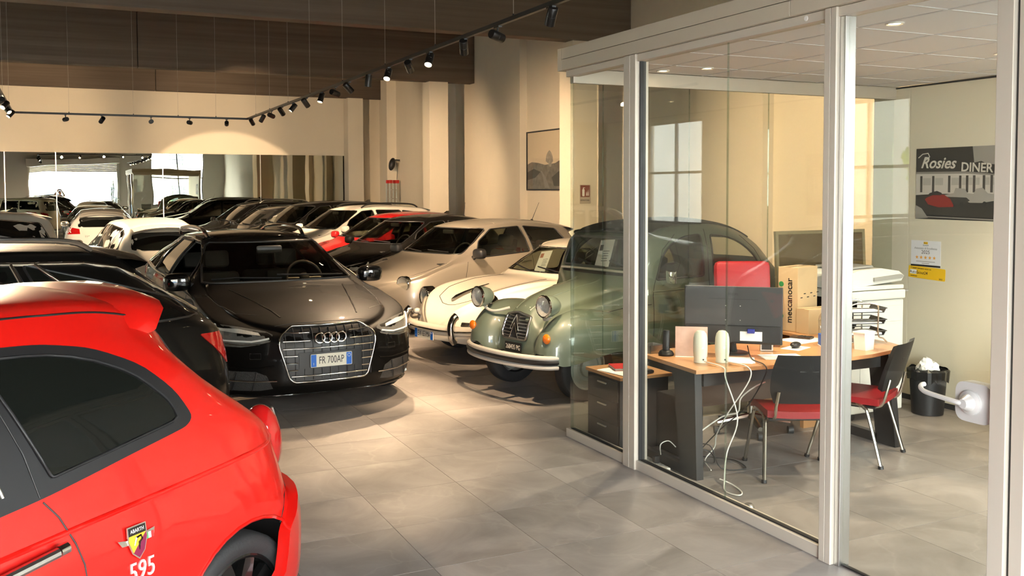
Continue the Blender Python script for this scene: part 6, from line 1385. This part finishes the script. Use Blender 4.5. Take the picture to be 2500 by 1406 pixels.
flat('street_glare', K(.30), t, P, q([(0, .80), (.08, .85), (.16, .98), (0, 1)]), .0075); flat('chrome_edge', K(.30), t, P, q([(.0, .955), (.98, .975), (.98, .99), (.0, .97)]), .0085)
M_SIGN = mat('print_white', (.62, .58, .50), .5)
text('sign_lettering', 'Rosies', .135, M_SIGN, t, P @ Matrix.Translation((X(.27), Z(.215), .0078)) @ Matrix.Rotation(-.03, 4, 'Z'), .0004, shear=.35, bold=.0025)
MB().tube([P @ Vector((X(u), Z(v), .008)) for u, v in ((.03, .13), (.08, .08), (.15, .07), (.17, .12), (.12, .17))], .004, 5).build('sign_flourish', M_SIGN, t)
text('sign_lettering', 'DINER', .105, M_SIGN, t, P @ Matrix.Translation((X(.73), Z(.29), .0078)) @ Matrix.Rotation(-.05, 4, 'Z'), .0004, bold=.002)
# certificate and yellow sticker
t = thing('award_certificate', 'white certificate with five orange stars on the office wall', 'certificate', (OXR - .001, 5.938, 1.322)); flat('card', mat('certificate_white', (.80, .79, .80), .5), t, P, rect(-.157, .157, -.114, .114), 0, .002)
flat('footer_band', K(.03), t, P, rect(-.157, .157, -.114, -.098), .0021); flat('logo_patch', mat('sticker_yellow', (.85, .52, .02), .45), t, P, rect(-.022, .022, .083, .104), .0021)
text('certificate_text', 'Auto', .02, M_PTXT, t, P @ Matrix.Translation((0, .094, .0028)), .0003); text('certificate_text', 'Scout24', .018, M_PTXT, t, P @ Matrix.Translation((0, .073, .0022)), .0003)
text('certificate_text', 'Attestato di Eccellenza', .026, K(.2), t, P @ Matrix.Translation((0, .046, .0022)), .0003); text('certificate_text', '2025', .046, K(.1), t, P @ Matrix.Translation((0, .012, .0022)), .0003)
for k in range(5):
    c_ = [(-.092 + k * .046 + (.018 if i % 2 == 0 else .0075) * math.sin(PI * i / 5), -.034 + (.018 if i % 2 == 0 else .0075) * math.cos(PI * i / 5)) for i in range(10)]; flat('star', mat('star_orange', (.80, .36, .05), .5), t, P, c_, .0021)
for k in range(2): flat('small_print', K(.35), t, P, rect(-.10 + .06 * k, .10 - .06 * k, -.072 - k * .016, -.067 - k * .016), .0021)
t = thing('yellow_sticker', 'yellow sticker below the certificate on the office wall', 'sticker', (OXR - .001, 5.925, 1.155)); Ms = P @ Matrix.Rotation(-.035, 4, 'Z')
MB().prism(rounded(rect(-.195, .195, -.055, .05), .012, 4), 'z', 0, .0012, Ms).build('label', mat('sticker_yellow', (.85, .52, .02), .45), t, smooth=None)
text('sticker_text', 'I nostri annunci sono su', .022, M_PTXT, t, Ms @ Matrix.Translation((-.06, .032, .0013)), .0003, bold=.0003); flat('name_patch', M_PAPER, t, Ms, rect(-.178, -.108, -.022, .016), .0013)
text('sticker_text', 'Auto', .036, M_PTXT, t, Ms @ Matrix.Translation((-.143, -.004, .0021)), .0003); text('sticker_text', 'Scout24', .036, M_PTXT, t, Ms @ Matrix.Translation((-.048, -.006, .0014)), .0003, bold=.0004); text('sticker_text', '2025', .019, M_PTXT, t, Ms @ Matrix.Translation((.15, -.042, .0014)), .0003, bold=.0003); flat('small_print', M_PTXT, t, Ms, rect(-.17, -.10, -.042, -.037), .0013)
# extinguisher sign on the pillar: faces the camera (-y)
t = thing('extinguisher_sign', 'small extinguisher sign reading ESTINTORE on the pillar behind the glass', 'sign', (8.53, 14.858, 1.80)); P2 = frame((0, 0, 0), (1, 0, 0), (0, 0, 1))
flat('plate', mat('faded_sign', (.50, .42, .34), .5), t, P2, rect(-.11, .11, -.17, .17), 0, .003); flat('red_field', mat('sign_brown_red', (.22, .05, .03), .5), t, P2, rect(-.095, .095, -.05, .16), .0032)
flat('cylinder_icon', M_PAPER, t, P2, rounded(rect(-.06, -.01, -.035, .09), .015, 3), .004); flat('valve_icon', M_PAPER, t, P2, rect(-.045, -.025, .09, .12), .004); flat('hose_icon', M_PAPER, t, P2, rect(-.025, .0, .11, .12), .004)
for k in range(3): flat('flame_icon', M_PAPER, t, P2, [(.02 + k * .022, -.03), (.035 + k * .022, -.02), (.03 + k * .022, .05 + .02 * k), (.02 + k * .022, .02)], .004)
text('sign_lettering', 'ESTINTORE', .036, M_PTXT, t, P2 @ Matrix.Translation((0, -.11, .0032)), .0004, bold=.0006)
# framed rock print on the right wall
t = thing('framed_print', 'black framed print of a lone rock over hills on the right wall', 'picture', (XW - .001, 18.05, 2.515)); P3 = frame((0, 0, 0), (0, -1, 0), (0, 0, 1)); W_, H_ = 2.1, 1.24
flat('print_sky', mat('print_cream', (.80, .67, .48), .5), t, P3, rect(-W_ / 2, W_ / 2, -H_ / 2, H_ / 2), 0, .012); X3 = lambda u: (u - .5) * W_
Z3 = lambda v: (.5 - v) * H_
q3 = lambda pts: [(X3(u), Z3(v)) for u, v in pts]
M_HILL = mat('print_hills', (.20, .18, .15), .4, noise=(9, .8)); M_ROCK = mat('print_rock', (.36, .32, .26), .4, noise=(14, .6))
flat('hills', M_HILL, t, P3, q3([(0, .56), (.1, .52), (.25, .54), (.4, .58), (.5, .57), (.62, .56), (.75, .50), (.9, .47), (1, .50), (1, 1), (0, 1)]), .0122)
flat('rock', M_ROCK, t, P3, q3([(.42, .52), (.43, .42), (.46, .37), (.50, .33), (.54, .37), (.57, .44), (.58, .52), (.55, .56), (.54, .62), (.50, .62), (.48, .56)]), .0128)
flat('river', K(.30), t, P3, q3([(.40, .98), (.36, .8), (.30, .68), (.33, .68), (.42, .8), (.50, .98)]), .0128); flat('ridge', K(.06), t, P3, q3([(0, .70), (.15, .64), (.30, .70), (.18, .80), (0, .84)]), .0128); flat('ridge', K(.08), t, P3, q3([(.55, .80), (.70, .70), (.9, .74), (1, .7), (1, .95), (.6, .95)]), .0128)
for r_ in (rect(-W_ / 2 - .03, W_ / 2 + .03, H_ / 2, H_ / 2 + .03), rect(-W_ / 2 - .03, W_ / 2 + .03, -H_ / 2 - .03, -H_ / 2), rect(-W_ / 2 - .03, -W_ / 2, -H_ / 2, H_ / 2), rect(W_ / 2, W_ / 2 + .03, -H_ / 2, H_ / 2)): flat('frame', M_BLACK, t, P3, r_, 0, .03)
flat('glazing', glass('picture_glass', (.97, .97, .97), .02), t, P3, rect(-W_ / 2, W_ / 2, -H_ / 2, H_ / 2), .018, .0185)
# folding ladder by the back wall
t = thing('folding_ladder', 'folded aluminium ladder with red caps leaning by the far pillar', 'ladder', (9.24, 27.75, 0), .35)
for k, (dx, dy) in enumerate(((0, 0), (.02, .16))):
    for sx in (-.13, .13):
        MB().box(sx - .045, sx + .045, dy - .015, dy + .015, 0, 2.08).build('stile', M_ALU, t, smooth=None); MB().box(sx - .052, sx + .052, dy - .02, dy + .02, 2.08, 2.18, .008).build('end_cap', mat('red_cap', (.55, .02, .02), .4), t, smooth=None)
    for i in range(7): MB().box(-.13, .13, dy - .03, dy + .03, .25 + i * .27, .275 + i * .27).build('rung', M_ALU, t, smooth=None)
t = thing('hanging_hood', 'black cap hanging on looped straps above the ladder', 'hood', (9.30, 27.95, 2.62)); MB().sphere((-.1, -.1, .02), .10, .10, .20, 14, 10, Matrix.Rotation(.25, 4, 'Y')).build('cap', M_BLACK, t)
for dx in (0, .12): MB().tube(spline([(-.06, -.05, .18), (.06 + dx, 0, .16), (.12 + dx, .02, -.1), (.10 + dx, .02, -.42)], 5), .008, 6).build('strap', M_DKGREY, t)
MB().box(.05, .198, .0, .03, .16, .19).build('wall_hook', M_DKGREY, t, smooth=None)
# ------------------------------------------------------------------ plant by the front wall and the photographer (both seen in the mirror)
t = thing('potted_dracaena', 'tall potted dracaena by the front wall seen in the mirror', 'plant', (3.0, -1.7, 0))
MB().lathe([(0, .02), (.16, .02), (.20, .36), (.22, .38), (.19, .38), (.18, .34), (0, .34)], 24).build('pot', mat('terracotta', (.30, .13, .07), .8), t)
for k, (dx, dy, h) in enumerate(((-.04, 0, 1.9), (.06, .03, 1.4), (0, -.05, 2.4))):
    MB().tube(spline([(dx, dy, .3), (dx * 1.5, dy * 1.4, h * .6), (dx * 2.5, dy * 2.5, h)], 4), .018, 8).build('stem', M_BARK, t)
    for i in range(16):
        a = 2.4 * i; r_ = .32; up = .25 - .03 * i; b = Vector((dx * 2.5, dy * 2.5, h - .01 * i)); d = Vector((math.cos(a), math.sin(a), 0)); s_ = Vector((-d.y, d.x, 0)) * .02
        p1 = b + d * r_ * .5 + Vector((0, 0, up * .7)); p2 = b + d * r_ + Vector((0, 0, up * .3 - .08))
        MB().add([b - s_ * .6, b + s_ * .6, p1 - s_, p1 + s_, p2], [(0, 1, 3, 2), (2, 3, 4)]).build('leaf', mat('dracaena_leaf', (.06, .14, .03), .5), t, smooth=None)
def person():
    t_ = thing('person', 'person in plaid shirt and jeans with arms raised holding a phone', 'person', (0.02, -.50, 0))
    J = dict(p=(0, 0, .95), w=(0, 0, 1.10), c=(0, .0, 1.30), n=(0, .01, 1.47), n2=(0, .02, 1.54), sl=(-.17, 0, 1.42), sr=(.17, 0, 1.42), el=(-.27, .17, 1.53), er=(.27, .17, 1.53), wl=(-.10, .34, 1.78), wr=(.10, .34, 1.78),
             hl=(-.09, -.0, .92), hr=(.09, 0, .92), kl=(-.11, .03, .50), kr=(.11, .0, .50), al=(-.12, -.02, .09), ar=(.12, -.03, .09), tl=(-.13, .15, .035), tr=(.14, .14, .035))
    R_ = dict(p=.15, w=.14, c=.15, n=.065, n2=.06, sl=.075, sr=.075, el=.05, er=.05, wl=.033, wr=.033, hl=.095, hr=.095, kl=.065, kr=.065, al=.045, ar=.045, tl=.038, tr=.038)
    def skin(name, edges, m, root):
        ks = sorted({k for e in edges for k in e}); me = bpy.data.meshes.new(name); me.from_pydata([J[k] for k in ks], [(ks.index(a), ks.index(b)) for a, b in edges], [])
        o = bpy.data.objects.new(name, me); COL.objects.link(o); md = o.modifiers.new('skin', 'SKIN'); md.use_smooth_shade = True; o.modifiers.new('sub', 'SUBSURF').levels = 2; o.modifiers['sub'].render_levels = 2
        for i, k in enumerate(ks): me.skin_vertices[0].data[i].radius = (R_[k], R_[k] * (.8 if k in 'pwc' else 1)); me.skin_vertices[0].data[i].use_root = (k == root)
        dg = bpy.context.evaluated_depsgraph_get(); m2 = bpy.data.meshes.new_from_object(o.evaluated_get(dg)); bpy.data.objects.remove(o); m2.materials.clear(); m2.name = name
        return link(name, m2, m, t_)
    M_SK = mat('skin', (.50, .28, .18), .55); M_PL = mat('plaid_shirt', (.22, .13, .07), .8, noise=(18, .5)); M_JN = mat('jeans', (.03, .05, .12), .8)
    skin('body', [('p', 'w'), ('w', 'c'), ('c', 'n'), ('n', 'n2'), ('c', 'sl'), ('c', 'sr'), ('sl', 'el'), ('sr', 'er'), ('el', 'wl'), ('er', 'wr')], M_PL, 'p')
    R_['p'] = .155; skin('trousers', [('p', 'hl'), ('p', 'hr'), ('hl', 'kl'), ('hr', 'kr'), ('kl', 'al'), ('kr', 'ar')], M_JN, 'p')
    for k, kk in (('al', 'tl'), ('ar', 'tr')): MB().tube([J[k], ((J[k][0] + J[kk][0]) / 2, (J[k][1] + J[kk][1]) / 2, .06), J[kk]], [.055, .05, .035], 10).build('shoe', M_BLACK, t_)
    h = MB().sphere((0, .03, 1.65), .078, .095, .12, 20, 14).build('head', M_SK, t_)
    MB().sphere((0, .128, 1.64), .014, .018, .022, 10, 8).build('nose', M_SK, h); MB().tube([(-.025, .118, 1.60), (.025, .118, 1.60)], .006, 6).build('mouth', mat('lips', (.4, .15, .12), .5), h)
    for sx in (-1, 1): MB().sphere((sx * .03, .112, 1.662), .011, n=10, m=8).build('eye', M_PAPER, h); MB().sphere((sx * .08, .03, 1.65), .012, .022, .03, 10, 8).build('ear', M_SK, h)
    hr = MB().sphere((0, .01, 1.69), .086, .10, .09, 20, 14); hr.v = [(x, y, max(z, 1.655 if y < .06 else 1.71)) for x, y, z in hr.v]; hr.build('hair', mat('dark_hair', (.03, .02, .012), .7), h)
    for sx in (-1, 1):
        w_ = Vector(J['wl' if sx < 0 else 'wr']); pb_ = MB().tube([w_, w_ + Vector((-sx * .012, .05, .045))], [.032, .036], 10).build('hand', M_SK, t_)
        for k in range(4): b = w_ + Vector((-sx * .012, .06, .03 + k * .017)); MB().tube([b, b + Vector((-sx * .02, .035, .004)), b + Vector((-sx * .045, .045, .0))], [.009, .009, .007], 6).build('finger', M_SK, pb_)
        b = w_ + Vector((-sx * .0, .05, .03)); MB().tube([b, b + Vector((-sx * .035, .012, .02)), b + Vector((-sx * .055, .015, .035))], [.011, .010, .008], 6).build('thumb', M_SK, pb_)
person()
o = MB().box(-.078, .078, -.004, .004, -.037, .037, .003).build('smartphone', M_GLOSSBLK, None, loc=(.02, -.075, 1.85)); tag(o, 'black phone held up sideways by the person', 'phone')
